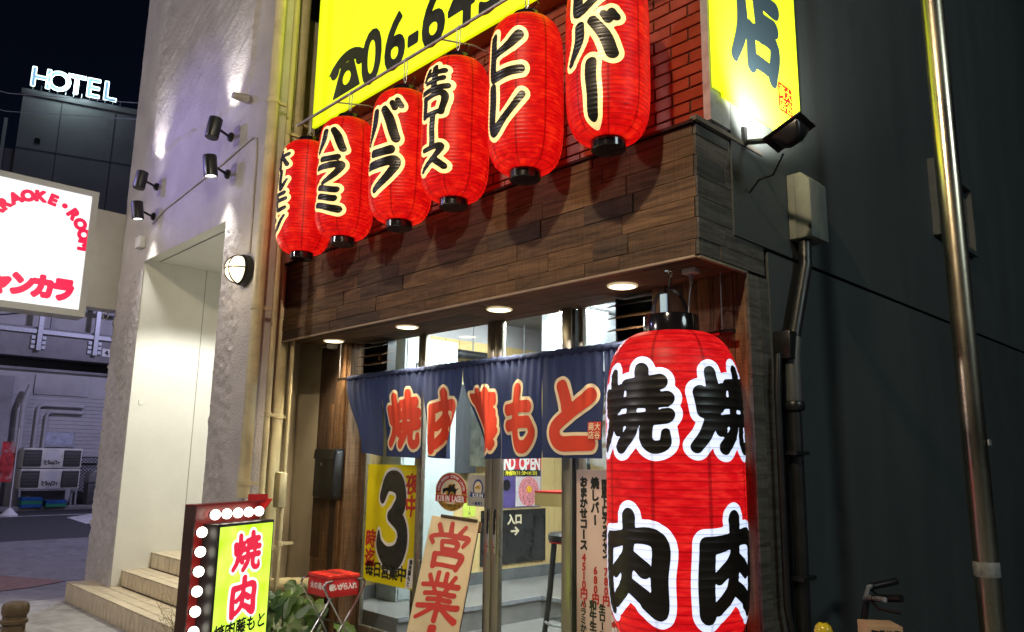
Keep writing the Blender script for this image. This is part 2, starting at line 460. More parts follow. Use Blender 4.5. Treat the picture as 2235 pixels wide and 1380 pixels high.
def build_raw(s, name, mat, parent, local=False):
    me = bpy.data.meshes.new(name); me.from_pydata(s.v, [], s.f); me.materials.append(mat)
    o = bpy.data.objects.new(name, me); COL.objects.link(o)
    o.parent = parent
    if parent is not None and not local: o.matrix_parent_inverse = WM[parent.name].inverted()
    WM[o.name] = Matrix.Identity(4) if not local else WM[parent.name].copy()
    return o
MB.build_raw = build_raw
def vcol(s, x, y, w, hgt, step):
    """a vertical line of writing, one glyph under the other"""
    out = []
    for k, ch in enumerate(s):
        if ch == ' ': continue
        turn = -math.pi / 2 if ch in 'ー〜～' else 0
        out.append((ch, x, y - k * step, w, hgt, turn))
    return out
def hrow(s, x, y, w, hgt, step):
    return [(ch, x + k * step, y, w, hgt) for k, ch in enumerate(s) if ch != ' ']

# ------------------------------------------------------------------ palette
m_asph = M('asphalt', (.05, .05, .055), .85, var=.35, scale=30, bs=.5, bscale=220, stain=.4)
m_pave = M('pavement_concrete', (.30, .29, .27), .8, var=.2, scale=9, bs=.35, bscale=120, stain=.55)
m_walk = M('side_pavement', (.20, .19, .20), .8, var=.25, scale=7, bs=.3, bscale=120, stain=.5)
m_redp = M('red_paving', (.22, .12, .10), .8, var=.3, scale=12, bs=.3, bscale=120, stain=.5, stain_col=(.2, .19, .2))
m_line = M('road_paint', (.62, .62, .62), .7, var=.25, scale=12, stain=.6, stain_col=(.15, .15, .15))
m_stucco = M('rough_plaster', (.50, .47, .44), .42, var=.14, scale=3, bs=.9, bscale=48, stain=.3, stain_col=(.30, .27, .23), bdist=.012)
m_cream = M('smooth_cream_paint', (.70, .695, .63), .5, var=.05, scale=2.5, bs=.12, bscale=30, stain=.10, stain_col=(.5, .45, .3))
m_tile = M('beige_tile', (.58, .49, .33), .35, var=.14, scale=9, bs=.1, bscale=60, stain=.3, stain_col=(.3, .24, .15))
m_grout = M('grout', (.07, .05, .035), .9)
m_beige = M('beige_wall_paint', (.52, .46, .34), .7, var=.14, scale=2.2, bs=.35, bscale=60, stain=.6, stain_col=(.2, .2, .15))
m_pipe = M('beige_pipe_sign_tint', (.60, .53, .31), .45, var=.12, scale=5, bs=.1, bscale=50, stain=.45, stain_col=(.2, .19, .15))  # beige paint, with the yellow sign's spill light tinted into the colour
m_black = M('black_plastic', (.012, .012, .013), .35, var=.3)
m_blackm = M('black_metal', (.015, .015, .016), .4, metal=.3, var=.3)
m_wplast = M('white_plastic', (.7, .7, .68), .4, var=.06)
m_chrome = M('chrome', (.62, .60, .56), .18, metal=1, var=.1)
m_alu = M('bronze_aluminium', (.40, .36, .28), .32, metal=.85, var=.12, scale=14, stretch=(1, 1, .1))
m_brick = M('glazed_brick', (.22, .036, .014), .38, var=.18, scale=9, bs=.18, bscale=50)
m_mort = M('mortar', (.045, .02, .012), .9)
m_dark = M('dark_green_stucco', (.060, .068, .066), .6, var=.10, scale=1.6, stretch=(1, 1, .3), bs=.5, bscale=150, stain=.30, stain_col=(.03, .032, .03), bdist=.006)
m_wood = wood('fascia_wood', (.135, .082, .045), (.195, .118, .058), (.078, .056, .040), rough=.85)
m_woodv = wood('column_wood', (.17, .095, .046), (.30, .165, .070), (.075, .045, .028), axis=2)
m_woodg = wood('side_wood', (.105, .105, .095), (.15, .14, .12), (.07, .072, .068), axis=1)
m_red = M('red_paint', (.55, .02, .02), .35, var=.1)
m_ystk = M('yellow_vinyl', (.86, .74, .015), .35, var=.04, scale=2, transl=.38)
m_ink = M('black_ink', (.012, .012, .012), .3, var=.2)
m_inkr = M('red_ink', (.50, .022, .016), .45, var=.12)
m_white = M('white_print', (.80, .79, .76), .5, var=.04)
m_crm = M('cream_print', (.78, .66, .44), .7, var=.06)
m_redcl = M('red_print', (.56, .042, .014), .75, var=.1)
m_conc = M('viaduct_concrete', (.30, .29, .30), .85, var=.2, scale=1.4, bs=.3, bscale=30, stain=.7, stain_col=(.10, .10, .10))
m_siding = M('pale_siding', (.46, .45, .46), .7, var=.1, scale=2, stain=.35, stain_col=(.25, .24, .25))
m_steel = M('galvanised_steel', (.42, .43, .45), .45, metal=.5, var=.2, scale=12)
m_ac = M('aircon_casing', (.72, .70, .62), .5, var=.1, scale=5, stain=.4)
m_hotel = M('hotel_render', (.20, .20, .22), .8, var=.12, scale=.5, stain=.3)
m_glass = glass('clear_glass')
m_glassh = glass('smeared_glass', .30)

# ------------------------------------------------------------------ ground
def sheet(name, poly, z, mat):
    o = MB().add([(x, y, z) for x, y in poly], [tuple(range(len(poly)))]).build(name, mat); return struct(o)
sheet('ground', [(-300, -300), (300, -300), (300, 300), (-300, 300)], 0.0, m_asph)
sheet('side_pavement', [(-16.5, -30), (-16.5, 40), (-9.75, 40), (-9.75, 2.85), (-9.6, -30)], .004, m_walk)
sheet('pavement', [(-9.6, -30), (-9.75, 2.85), (12, 3.9), (12, -30)], .008, m_pave)
sheet('red_paving', [(-12.3, 1.2), (-12.1, 2.35), (-11.0, 2.95), (-10.7, 2.5), (-10.4, 1.2)], .012, m_redp)
sheet('road_line', [(-22.2, -10), (-22.05, -10), (-23.05, 9), (-23.2, 9)], .004, m_line)
sheet('stop_line', [(-23.1, 6.75), (-21.9, 5.7), (-19.7, 5.55), (-19.9, 6.2), (-22.4, 7.4)], .008, m_line)
g = MB().box(-25.15, -24.85, -20, 30, 0, .13).build('far_kerb', m_conc, bevel=.02); struct(g)
g = MB().box(-26.05, -25.15, -20, 30, 0, .10).build('far_pavement', m_walk); struct(g)
# pavement joint strips (slot drain covers) near the steps
for k in range(9):
    x = -9.3 + k * 1.1
    sheet('pavement_joint', [(x, 1.75 + k * .012), (x + 1.07, 1.75 + k * .012), (x + 1.07, 1.775 + k * .012), (x, 1.775 + k * .012)], .012, m_asph)

# ------------------------------------------------------------------ street wall across the road
X = -26.0
sw = thing('street_wall', 'grey blue boarded wall and concrete girder across the dark road', 'wall', (X, 6, 0))
box('wall_panel', m_siding, (X - .3, X, -6, 14, .0, 4.02), sw)
box('girder', m_conc, (X - .5, X + .12, -6, 14, 4.36, 5.25), sw, bevel=.02)
box('slot', m_black, (X - .9, X - .45, -6, 14, 4.0, 4.40), sw)
box('ledge', m_conc, (X - .3, X + .10, -6, 14, 3.96, 4.04), sw, bevel=.01)
for k in range(14):
    y = -5 + k * 1.35
    box('barrier_panel', m_siding, (X - .42, X - .30, y, y + 1.33, 5.25, 8.2), sw)
for k in range(20):
    box('siding_board', m_siding, (X, X + .02, -6, 14, 1.05 + k * .115, 1.155 + k * .115), sw)
box('blank_panel', m_siding, (X + .02, X + .06, 5.5, 6.95, 3.28, 3.86), sw, bevel=.01)
box('pale_pier', m_conc, (X - .2, X + .25, 2.0, 4.95, 0, 3.75), sw, bevel=.02)
vf = thing('barrier_frame', 'galvanised steel posts and rails bolted on the viaduct girder', 'frame', (X + .2, 6, 4.5))
for y in (2.2, 3.8, 5.43, 6.95, 8.5):
    box('post', m_steel, (X + .15, X + .27, y - .06, y + .06, 4.55, 8.2), vf)
    for dz in (0, .14, .28):
        for s in (-1, 1): box('bracket', m_steel, (X + .13, X + .19, y + s * .14 - .05, y + s * .14 + .05, 4.6 + dz, 4.70 + dz), vf)
for z in (5.05, 5.95, 6.9): box('rail', m_steel, (X + .13, X + .21, -6, 14, z, z + .12), vf)
pl = box('number_plate', m_white, (X + .125, X + .135, 7.19, 7.43, 4.56, 4.80)); tag(pl, 'small white plate numbered 4 on the concrete girder', 'plate')
letters('numeral', [('4', 0, 0, .22, .22)], .008, m_ink, plane((X + .138, 7.31, 4.68), (0, 1, 0), (0, 0, 1)), .008, pl)
# window, pipes, air conditioners
wd = thing('small_window', 'small pale sliding window low in the boarded wall', 'window', (X, 6.3, 1.8))
box('frame', m_steel, (X + .02, X + .07, 5.88, 6.72, 1.76, 2.22), wd); box('pane', M('frosted_pane', (.45, .48, .58), .2), (X + .07, X + .078, 5.93, 6.67, 1.80, 2.18), wd)
for k, (ya, yb, zt, lab) in enumerate(((5.66, 6.86, 2.97, 'outer bent duct pipe on the boarded wall above the air conditioner'), (5.90, 6.86, 2.78, 'inner bent duct pipe on the boarded wall above the small window'))):
    p = MB().tube([(X + .10, ya, 1.6), (X + .10, ya, zt - .12), (X + .10, ya + .03, zt - .04), (X + .10, ya + .12, zt), (X + .10, yb, zt)], .05, 10).build('duct_pipe', m_siding, smooth=True)
    tag(p, lab, 'pipe', 'duct pipes on the boarded wall')
p = MB().tube([(X + .35, 5.34, 3.5), (X + .35, 5.22, 3.0), (X + .35, 5.27, .1)], .07, 10).build('drain_pipe', m_siding, smooth=True); tag(p, 'grey drain pipe with a dark slanted top beside the pale pier', 'pipe')
m_fan = M('fan_grille', (.08, .08, .075), .6, var=.3, scale=40)
for k, z0 in enumerate((.58, 1.16)):
    a = thing('air_conditioner', ('lower' if k == 0 else 'upper') + ' of two stacked outdoor air conditioner units with two square fans', 'air conditioner', (-25.2, 6, z0), group='stacked air conditioner units')
    box('casing', m_ac, (-25.65, -25.1, 5.26, 6.76, z0, z0 + .56), a, bevel=.02)
    for y in (5.50, 6.50):
        box('fan_grille', m_fan, (-25.1, -25.075, y - .22, y + .22, z0 + .05, z0 + .51), a, bevel=.02)
        f = a.children[-1]
        for q in range(5): box('grille_bar', m_blackm, (-25.075, -25.068, y - .21, y + .21, z0 + .1 + q * .09, z0 + .11 + q * .09), f)
    box('label_sheet', m_wplast, (-25.1, -25.095, 5.82, 6.16, z0 + .22, z0 + .48), a)
    t = Text([(c, i * .09, math.sin(i * 2.3) * .02, .12, .15) for i, c in enumerate('ZSWOr')], .006, wob=.06)
    t.cut(.003, plane((-25.09, 5.82, z0 + .16), (0, 1, 0), (0, 0, 1))).build_raw('scribble', m_ink, a)
fr = thing('unit_stand', 'low steel stand under the stacked air conditioners', 'stand', (-25.4, 6, 0))
for y in (5.3, 6.72):
    for x in (-25.6, -25.15): box('leg', m_steel, (x - .025, x + .025, y - .025, y + .025, .10, .54), fr)
for x in (-25.6, -25.15): box('beam', m_steel, (x - .03, x + .03, 5.25, 6.77, .54, .58), fr)
mc1 = M('blue_crate', (.02, .11, .35), .45); mc2 = M('green_crate', (.03, .25, .14), .45)
for k, (y, z, mm, lab) in enumerate(((5.55, .10, mc1, 'blue crate at the bottom of the left crate stack on the far kerb'), (5.55, .192, mc2, 'green crate in the middle of the left crate stack on the far kerb'), (5.55, .284, mc1, 'blue crate topping the left crate stack on the far kerb'), (6.15, .10, mc2, 'green crate at the bottom of the right crate pair on the far kerb'), (6.15, .192, mc1, 'blue crate topping the right crate pair on the far kerb'))):
    cr = thing('crate', lab, 'crate', (-24.95, y, z), group='plastic crates on the far kerb')
    b = MB(); xa, xb, ya, yb = -25.12, -24.78, y - .27, y + .27
    b.box(xa, xb, ya, yb, z, z + .015); b.build('base', mm, cr)
    for bb, nm in (((xa, xa + .015, ya, yb), 'side'), ((xb - .015, xb, ya, yb), 'side'), ((xa, xb, ya, ya + .015), 'end'), ((xa, xb, yb - .015, yb), 'end')):
        MB().box(*bb, z + .015, z + .088).build(nm, mm, cr)
# mesh fence + covered bin
fe = thing('mesh_fence', 'black diamond mesh fence panel beside the air conditioners', 'fence', (-25.8, 7.4, 0))
b = MB()
for k in range(-14, 16):
    for s in (1, -1):
        ya = 6.9 + k * .1; pts = [(ya, .5), (ya + s * .95, 1.45)]
        (a0, z0), (a1, z1) = pts
        lo, hi = 6.9, 8.3
        t0, t1 = 0, 1
        for lim in (lo, hi):
            t = (lim - a0) / (a1 - a0)
            if 0 < t < 1:
                if (a0 < lim) == (lim == lo): t0 = max(t0, t)
                else: t1 = min(t1, t)
        if not (lo <= a0 + (a1 - a0) * (t0 + t1) / 2 <= hi) or t1 <= t0: continue
        f_ = lambda t: (-25.75, a0 + (a1 - a0) * t, z0 + (z1 - z0) * t)
        b.tube([f_(t0), f_(t1)], .007, 4)
b.build('wire_mesh', m_blackm, fe)
for y in (6.9, 8.3): box('post', m_blackm, (-25.78, -25.72, y - .025, y + .025, 0, 1.47), fe)
box('rail', m_blackm, (-25.775, -25.725, 6.9, 8.3, 1.45, 1.48), fe)
bn = thing('waste_bin', 'dark lidded bin half hidden behind the white pier', 'bin', (-25.1, 7.15, .1))
MB().box(-25.35, -24.9, 6.95, 7.4, .10, .75).build('body', M('bin_plastic', (.08, .08, .085), .5), bn, bevel=.03)
MB().prism([(-.24, 0), (.24, 0), (.20, .22), (.05, .34), (-.12, .34), (-.22, .2)], (-25.37, 7.17, .75), (0, 1, 0), (0, 0, 1), (1, 0, 0), .5).build('lid', M('bin_lid', (.2, .2, .2), .4), bn, bevel=.03)
# nobori banner
nb = thing('banner_flag', 'red printed banner flag on a white pole and plastic foot', 'banner', (-23, 4.6, 0))
MB().tube([(-23, 4.68, .15), (-23, 4.66, 2.2)], .015, 8).build('pole', m_wplast, nb, smooth=True)
MB().lathe([(.2, 0), (.2, .04), (.12, .12), (.05, .2)], 16, (-23, 4.68, 0)).build('foot', m_wplast, nb, smooth=True)
b = MB(); n = 14
for i in range(n + 1):
    for j in range(5):
        z = .85 + i * (1.0 / n); y = 4.34 + j * .08
        b.v.append((-23 + .03 * math.sin(z * 5 + j), y + .03 * (z - 1.8), z))
for i in range(n):
    for j in range(4): b.f.append((i * 5 + j, i * 5 + j + 1, i * 5 + j + 6, i * 5 + j + 5))
b.build('cloth', M('banner_red', (.50, .04, .04), .8, var=.5, scale=6, stain=.9, stain_col=(.6, .58, .55)), nb, smooth=True)
# overhead cables
for k, (z, dz) in enumerate(((4.95, .62), (5.05, .64), (4.84, .60), (4.76, .55), (4.64, .52))):
    c = MB().tube([(-22, -4 + k * .2, z - .55), (-20.5, 3.4, z), (-19.5, 9, z + dz + .7)], .016, 5).build('overhead_cable', m_black)
    tag(c, ('second', 'topmost', 'middle', 'fourth', 'lowest')[k] + ' black overhead cable slanting below the white sign box', 'cable', 'cables below the sign box')
for k, (za, zb) in enumerate(((12.6, 11.9), (12.0, 11.4), (17.5, 16.2))):
    c = MB().tube([(-30, -6, za + .8), (-27, 4.0, za), (-22, 14, zb + 1.5)], .012, 5).build('overhead_wire', m_steel)
    tag(c, ('high', 'middle', 'topmost')[k] + ' thin overhead wire crossing the dark hotel building', 'wire', 'wires in the night sky')
# bollard
bo = thing('bollard', 'short brown street bollard with ringed cap at the pavement edge', 'bollard', (-4.72, 1.045, 0))
m_bol = M('brown_bollard_paint', (.14, .10, .06), .45, bs=.1)
MB().lathe([(.055, 0), (.055, .64), (.06, .645), (.06, .66), (.053, .665), (.053, .70), (.062, .705), (.062, .72), (.054, .725), (.054, .745)], 24).build('post', m_bol, bo, smooth=True, local=True)
MB().lathe([(.058, .745), (.062, .755), (.062, .785), (.055, .80), (.03, .808)], 24).build('cap', m_bol, bo, smooth=True, local=True)

# ------------------------------------------------------------------ hotel far behind
ht = thing('hotel_building', 'dark hotel tower with glowing rooftop sign across the street', 'building', (-45, 9.5, 0), rotz=math.radians(-17.4))
hm = lambda nm, mt, b, **k: box(nm, mt, b, ht, local=True, **k)
hm('tower', m_hotel, (-12, 0, -2.2, 12, 0, 20.4))
hm('parapet', m_hotel, (-12, .12, -2.3, 12, 20.4, 20.75), bevel=.04)
for z in (17.4, 14.4, 11.4):
    hm('floor_joint', M('joint_dark', (.06, .06, .07), .8), (.0, .02, -2.2, 12, z, z + .06))
for y in (-.4, 2.2, 4.9): hm('panel_joint', MATS['joint_dark'], (.0, .015, y, y + .05, 0, 20.3))
for z in (18.8, 15.2): 
    hm('vent_hole', m_black, (.0, .03, 4.1, 4.45, z, z + .4)); hm('vent_hole', m_black, (.0, .03, -1.4, -1.15, z - 1, z - .7))
hm('roof_block', m_hotel, (-10, -3, 3.4, 12, 20.4, 24.5)); hm('stair_block', m_hotel, (-6, -.6, -6.5, -2.2, 0, 17.5)); hm('downpipe', m_steel, (-.3, -.15, -2.9, -2.75, 0, 19))
hm('side_block', m_hotel, (-9, -2, -12, -6.5, 0, 19.5))
hs = thing('rooftop_sign', 'glowing white outlined HOTEL letters on the dark rooftop', 'sign', (-45, 9.5, 0), rotz=math.radians(-17.4))
lit = E('hotel_letter_edge', (.80, 1.0, 1.0), 2.6); lif = E('hotel_letter_face', (.22, .40, .58), .8)
for i, ch in enumerate('HOTEL'):
    it = [(ch, 0, 0, 1.42, 1.55)]
    t = Text(it, .035, wob=0.0); yo = -1.45 + i * .83
    f_ = plane((.32, yo, 21.42), (0, 1, 0), (0, 0, 1))
    t.cut(.02, f_).build_raw('letter', lif, hs, local=True)
    f2 = plane((.35, yo, 21.42), (0, 1, 0), (0, 0, 1))
    e = t.cut(.05, f2, lo=.0).build_raw('neon_edge', lit, hs, local=True)
for k in range(12): box('strut', m_steel, (.1, .16, -1.8 + k * .38, -1.76 + k * .38, 20.75, 21.0), hs, local=True)
lamp('hotel_glow', 'POINT', (-44.0, 9.2, 21.3), 160, (.75, 1, .95), .4)

# ------------------------------------------------------------------ white plastered building
WX0, WX1, RX0, RX1, WY, RZ, TOP = -9.76, -5.98, -8.92, -6.755, 2.80, 3.72, 8.2
wbd = thing('white_building', 'white rough plastered building with a deep lit doorway and tiled steps', 'building', (-7.9, 3.2, 0))
def in_patch(x, z):
    """the smoother raised field of plaster high on the front"""
    zb = 4.93 + (x + 9.05) * (-.045) + .05 * noise.noise((x * 3, 2.2, 0)) + .02 * noise.noise((x * 11, 5.2, 0))
    xl = -9.0 + .10 * noise.noise((z * 2, 7, 0)) + .05 * noise.noise((z * 8, 3, 0)); xr = -6.42 + .02 * (z - 4.8) + .03 * noise.noise((z * 4, 1, 0)) - max(0, .35 - (z - 4.8)) ** 2 * 1.2
    return min(z - zb, x - xl, xr - x)
b = MB(); dx = .027
nx = int(round((WX1 - WX0) / dx)); nz = int(round(TOP / dx)); ids = {}
for j in range(nz + 1):
    for i in range(nx + 1):
        x = WX0 + (WX1 - WX0) * i / nx; z = TOP * j / nz
        if RX0 + .03 < x < RX1 - .03 and z < RZ - .03: continue
        e = in_patch(x, z); n1 = noise.noise((x * 5, z * 5, 1)); n2 = noise.noise((x * 17, z * 17, 4)); n3 = noise.noise((x * 33, z * 33, 9))
        dsp = .004 * n1 + .002 * n2 + .0015 * n3
        near = max(0, 1 - abs(e) / .06)
        if e > 0: dsp += .030 * min(1, e / .03) + .006 * noise.noise(((x + z) * 2.2, (z - .62 * x) * 13, 3)) + .004 * abs(noise.noise(((x + z) * 4, (z - .6 * x) * 30, 6)))
        rough_zone = max(near * 1.0, 1 if (z < 3.6 and x > RX1 and x < -6.35) else 0, .9 if (z < 3.6 and x < RX0) else 0, .5 if abs(x + 8.95) < .2 + .1 * n1 and z > 4.9 else 0)
        dsp += rough_zone * (.012 * n2 + .022 * abs(n3) + .012 * noise.noise((x * 60, z * 60, 2)))
        xx, zz = x, z
        if x > RX0 and x < RX1 and z < RZ:     # snap to the opening
            pass
        ids[(i, j)] = len(b.v); b.v.append((xx, WY - dsp, zz))
for j in range(nz):
    for i in range(nx):
        q = [(i, j), (i + 1, j), (i + 1, j + 1), (i, j + 1)]
        if all(k in ids for k in q): b.f.append(tuple(ids[k] for k in q))
b.build('plaster_front', m_stucco, wbd, smooth=True)
box('left_flank', m_stucco, (WX0, WX0 + .06, WY + .012, 9, 0, TOP), wbd)
box('right_flank', m_stucco, (WX1 - .06, WX1, WY + .012, 2.93, 0, TOP), wbd); box('right_return', m_stucco, (RX1 + .15, WX1 - .061, WY + .05, 2.93, 0, TOP), wbd); box('rear_flank', m_stucco, (-7.9, -7.84, 5.3, 9, 0, TOP), wbd)
box('doorway_jamb', m_cream, (RX0 - .15, RX0, WY + .01, 5.2, 0, RZ), wbd)
box('doorway_jamb', m_cream, (RX1, RX1 + .05, WY + .01, 3.70, 0, RZ), wbd); box('doorway_side', m_cream, (-7.0, RX1 + .05, 3.701, 3.715, 0, RZ), wbd); box('doorway_jamb', m_cream, (-7.0, -6.95, 3.716, 5.2, 0, RZ), wbd)
box('doorway_ceiling', m_cream, (RX0 - .15, RX1 + .05, WY + .01, 3.70, RZ, RZ + .2), wbd); box('doorway_ceiling', m_cream, (RX0 - .15, -6.95, 3.701, 5.2, RZ, RZ + .2), wbd)
box('doorway_back', m_cream, (RX0 - .15, -6.95, 5.2, 5.3, 0, RZ), wbd)
box('roof_slab', m_stucco, (WX0, WX1, WY + .02, 2.93, TOP, TOP + .2), wbd); box('roof_slab', m_stucco, (WX0, -7.84, 2.931, 9, TOP, TOP + .2), wbd)
box('seam', M('seam_grey', (.3, .29, .24), .6), (RX0, RX0 + .003, 3.51, 3.518, .53, RZ), wbd)
box('lintel_gap', m_black, (RX0 + .02, RX1, WY + .16, WY + .172, RZ - .004, RZ - .001), wbd)
for y, z in ((3.16, 3.55), (3.78, 3.62), (3.84, 2.2), (2.9, 2.1)): box('blank_plate', m_cream, (RX0, RX0 + .006, y, y + .05, z, z + .05), wbd)
# stepped entrance, tile by tile
st = thing('tiled_steps', 'beige tiled entrance steps of the white building', 'steps', (-8, 2.9, 0))
lev = [(0, .2, 2.565, 2.91, -9.56, -6.15), (.2, .362, 2.91, 3.19, RX0, RX1), (.362, .525, 3.19, 3.69, RX0, RX1)]
for k, (z0, z1, ya, yb, xa, xb) in enumerate(lev):
    MB().box(xa + .006, xb - .006, ya + .008, yb + .02 if k < 2 else yb, 0.0, z1 - .008).build('step_core', m_grout, st)
tr = {}
def tile(bx, nm):
    k = tuple(round(v, 4) for v in (bx[1] - bx[0], bx[3] - bx[2], bx[5] - bx[4])); cx, cy, cz = bx[0], bx[2], bx[4]
    if k not in tr:
        mb = MB().box(0, k[0], 0, k[1], 0, k[2]); o = mb.build(nm, m_tile, st, bevel=.003, seg=1); tr[k] = o
    else:
        o = tr[k].copy(); o.name = nm; COL.objects.link(o)
    o.location = (cx + random.uniform(-.0006, .0006), cy + random.uniform(-.0006, .0006), cz + random.uniform(-.0008, .0008)); return o
TW = .1075
for k, (z0, z1, ya, yb, xa, xb) in enumerate(lev):
    nxt = int((xb - xa) / TW)
    for i in range(nxt + 1):
        x = xa + i * TW; x2 = min(x + TW, xb) - .009
        if x2 - x < .02: continue
        tile((x, x2, ya, ya + .008, z0 + .004, z1 - .014), 'riser_tile')
    dep = [.10, (yb - ya - .1) / 2, (yb - ya - .1) / 2] if k < 2 else [.10, .2, .2]
    y = ya - .004
    for r, d in enumerate(dep):
        for i in range(0, nxt + 1, 2):
            x = xa + i * TW; x2 = min(x + 2 * TW, xb) - .008
            if x2 - x < .03: continue
            tile((x, x2, y, y + d - .008, z1 - .010, z1), 'tread_tile')
        y += d
for i in range(3): tile((-9.565, -9.557, 2.575 + i * TW, 2.575 + i * TW + TW - .004, .004, .186), 'side_tile')

# wall spotlights (two pairs, one of each pair points up, one down)
def wall_spot(x, z, upw, label):
    t = thing('wall_spotlight', label, 'spotlight', (x, WY, z), group='black spotlights on the white building')
    d = 1 if upw else -1; cx, cy = x + .06, WY - .2
    tilt = Matrix.Translation((cx, cy, z)) @ Matrix.Rotation(math.radians(-8 * d), 4, 'X')
    MB().lathe([(.0, -.10 * d), (.058, -.10 * d), (.062, -.09 * d), (.062, .098 * d), (.058, .10 * d), (.052, .10 * d), (.052, .085 * d)], 24, cap=False, mat=tilt).build('can', m_black, t, smooth=True)
    MB().lathe([(.0, .086 * d), (.051, .086 * d)], 20, cap=False, mat=tilt).build('lens', E('spot_lens', (1, .97, .9), 14), t)
    MB().tube([(cx, cy + .06, z), (cx - .02, cy + .12, z - .01), (x, WY - .03, z - .01)], .013, 8).build('arm', m_black, t, smooth=True)
    MB().lathe([(.045, 0), (.045, .03), (.03, .045)], 16, mat=Matrix.Translation((x, WY + .01, z - .01)) @ Matrix.Rotation(math.radians(90), 4, 'X')).build('base', m_black, t, smooth=True)
    p = tilt @ Vector((0, 0, .11 * d)); q = tilt @ Vector((0, .03, 2.0 * d))
    lamp('spot_bulb', 'SPOT', p, 75 if upw else 60, (1, .95, .9) if upw else (1, .97, .92), .04, q, 66, 1.0)
wall_spot(-6.80, 4.54, True, 'black spotlight aimed up, on the white wall nearest the red lanterns')
wall_spot(-6.80, 4.17, False, 'black spotlight shining down, above the doorway corner nearest the lanterns')
wall_spot(-8.73, 4.54, True, 'black spotlight aimed up, on the white wall nearest the karaoke sign')
wall_spot(-8.73, 4.19, False, 'black spotlight shining down beside the white sign arm')
cd = MB().tube([(-8.75, WY - .010, 4.10), (-8.4, WY - .010, 4.18), (-6.95, WY - .010, 4.30), (-6.3, WY - .010, 4.38), (-6.23, WY - .010, 4.34), (-6.21, WY - .010, 4.2), (-6.19, WY - .010, 3.28)], .009, 8).build('conduit', m_stucco, smooth=True)
tag(cd, 'thin grey conduit pipe running across the white wall to the round lamp', 'conduit')
jb = MB().box(-9.08, -8.92, WY - .07, WY - .0, 3.86, 3.99).build('junction_box', m_wplast, bevel=.01); tag(jb, 'small white junction box above the doorway corner', 'box')
bh = thing('bulkhead_lamp', 'round lit wall lamp with black wire guard on the white pier', 'lamp', (-6.24, WY, 3.13))
R90 = Matrix.Translation((-6.24, WY + .005, 3.13)) @ Matrix.Rotation(math.radians(90), 4, 'X')
MB().lathe([(.135, 0), (.135, .06), (.12, .075)], 32, mat=R90).build('housing', m_black, bh, smooth=True)
MB().lathe([(.115, .07), (.115, .10), (.10, .14), (.07, .165), (.03, .178), (.0, .18)], 28, cap=False, mat=R90).build('glass_dome', E('lamp_glass', (1, .88, .60), 1.8), bh, smooth=True)
gb = MB()
for a in (-.05, .05):
    pts = []
    for k in range(13):
        th = math.pi * k / 12; pts.append(R90 @ Vector((a * math.sin(th), -.125 * math.cos(th), .07 + .118 * math.sin(th))))
    gb.tube(pts, .006, 6)
pts = [R90 @ Vector((-.125 * math.cos(math.pi * k / 12), 0, .07 + .118 * math.sin(math.pi * k / 12))) for k in range(13)]
gb.tube(pts, .006, 6); gb.build('wire_guard', m_black, bh, smooth=True)
lamp('bulkhead_bulb', 'POINT', (-6.24, WY - .32, 3.13), 5, (1, .85, .6), .08)
vt = MB().tube([(-6.47, WY - .02, 4.80), (-6.47, WY - .16, 4.79)], [.045, .03], 10).build('wall_stub', m_stucco, smooth=True); tag(vt, 'short broken pipe stub sticking out of the white plaster', 'pipe')
# the light inside the doorway hangs out of sight behind the right pier
dl = thing('doorway_downlight', 'round ceiling light inside the white doorway, behind the right pier', 'lamp', (-7.35, 3.55, RZ))
MB().lathe([(.10, 0), (.10, -.02), (.0, -.022)], 24, (-7.35, 3.55, RZ)).build('disc', E('doorway_light', (1, .96, .82), 6), dl)
lamp('doorway_bulb', 'SPOT', (-7.35, 3.55, RZ - .04), 370, (1, .985, .92), .08, (-7.75, 3.30, .3), 122, .3)

# ------------------------------------------------------------------ karaoke sign box
SX = -9.70
ks = thing('sign_box', 'large white glowing projecting sign box with red karaoke lettering', 'sign', (SX - .15, 1.7, 3.1))
m_case = M('sign_casing', (.62, .62, .58), .4, var=.05)
b = MB()
b.box(SX - .32, SX, .85, .92, 3.11, 4.62); b.box(SX - .32, SX, 2.40, 2.47, 3.11, 4.62); b.box(SX - .32, SX, .92, 2.40, 3.11, 3.185); b.box(SX - .32, SX, .92, 2.40, 4.555, 4.62)
b.build('casing', m_case, ks)
box('lit_face', E('sign_white', (.97, .98, 1), .98, base=(.3, .3, .3), var=.02), (SX - .30, SX - .02, .92, 2.40, 3.185, 4.555), ks)
box('arm_box', m_case, (SX - .30, SX - .03, 2.47, 2.86, 3.245, 4.43), ks, bevel=.008)
rl = E('sign_magenta', (.72, .003, .06), .9)
it = []
cyc, czc, R_ = 1.905, 3.955, .475
for i, ch in enumerate('KARAOKE・ROOM'):
    a = math.radians(171 - i * 15.6)
    it.append((ch, cyc + R_ * math.cos(a), czc + R_ * 1.0 * math.sin(a), .165, .165, a - math.pi / 2))
letters('lettering', it, .0045, rl, plane((SX - .016, 0, 0), (0, 1, 0), (0, 0, 1)), .014, ks, wob=0)
letters('lettering', hrow('ジャンカラ', 1.40, 3.40, .235, .27, .205), .005, rl, plane((SX - .016, 0, 0), (0, 1, 0), (0, 0, 1)), .024, ks, wob=0)
lp = MB().tube([(SX - .15, 2.72, 3.25), (SX - .15, 2.70, 3.17), (SX - .15, 2.73, 3.13), (SX - .15, 2.76, 3.18), (SX - .15, 2.745, 3.25)], .008, 6).build('cable_loop', m_wplast, ks, smooth=True)

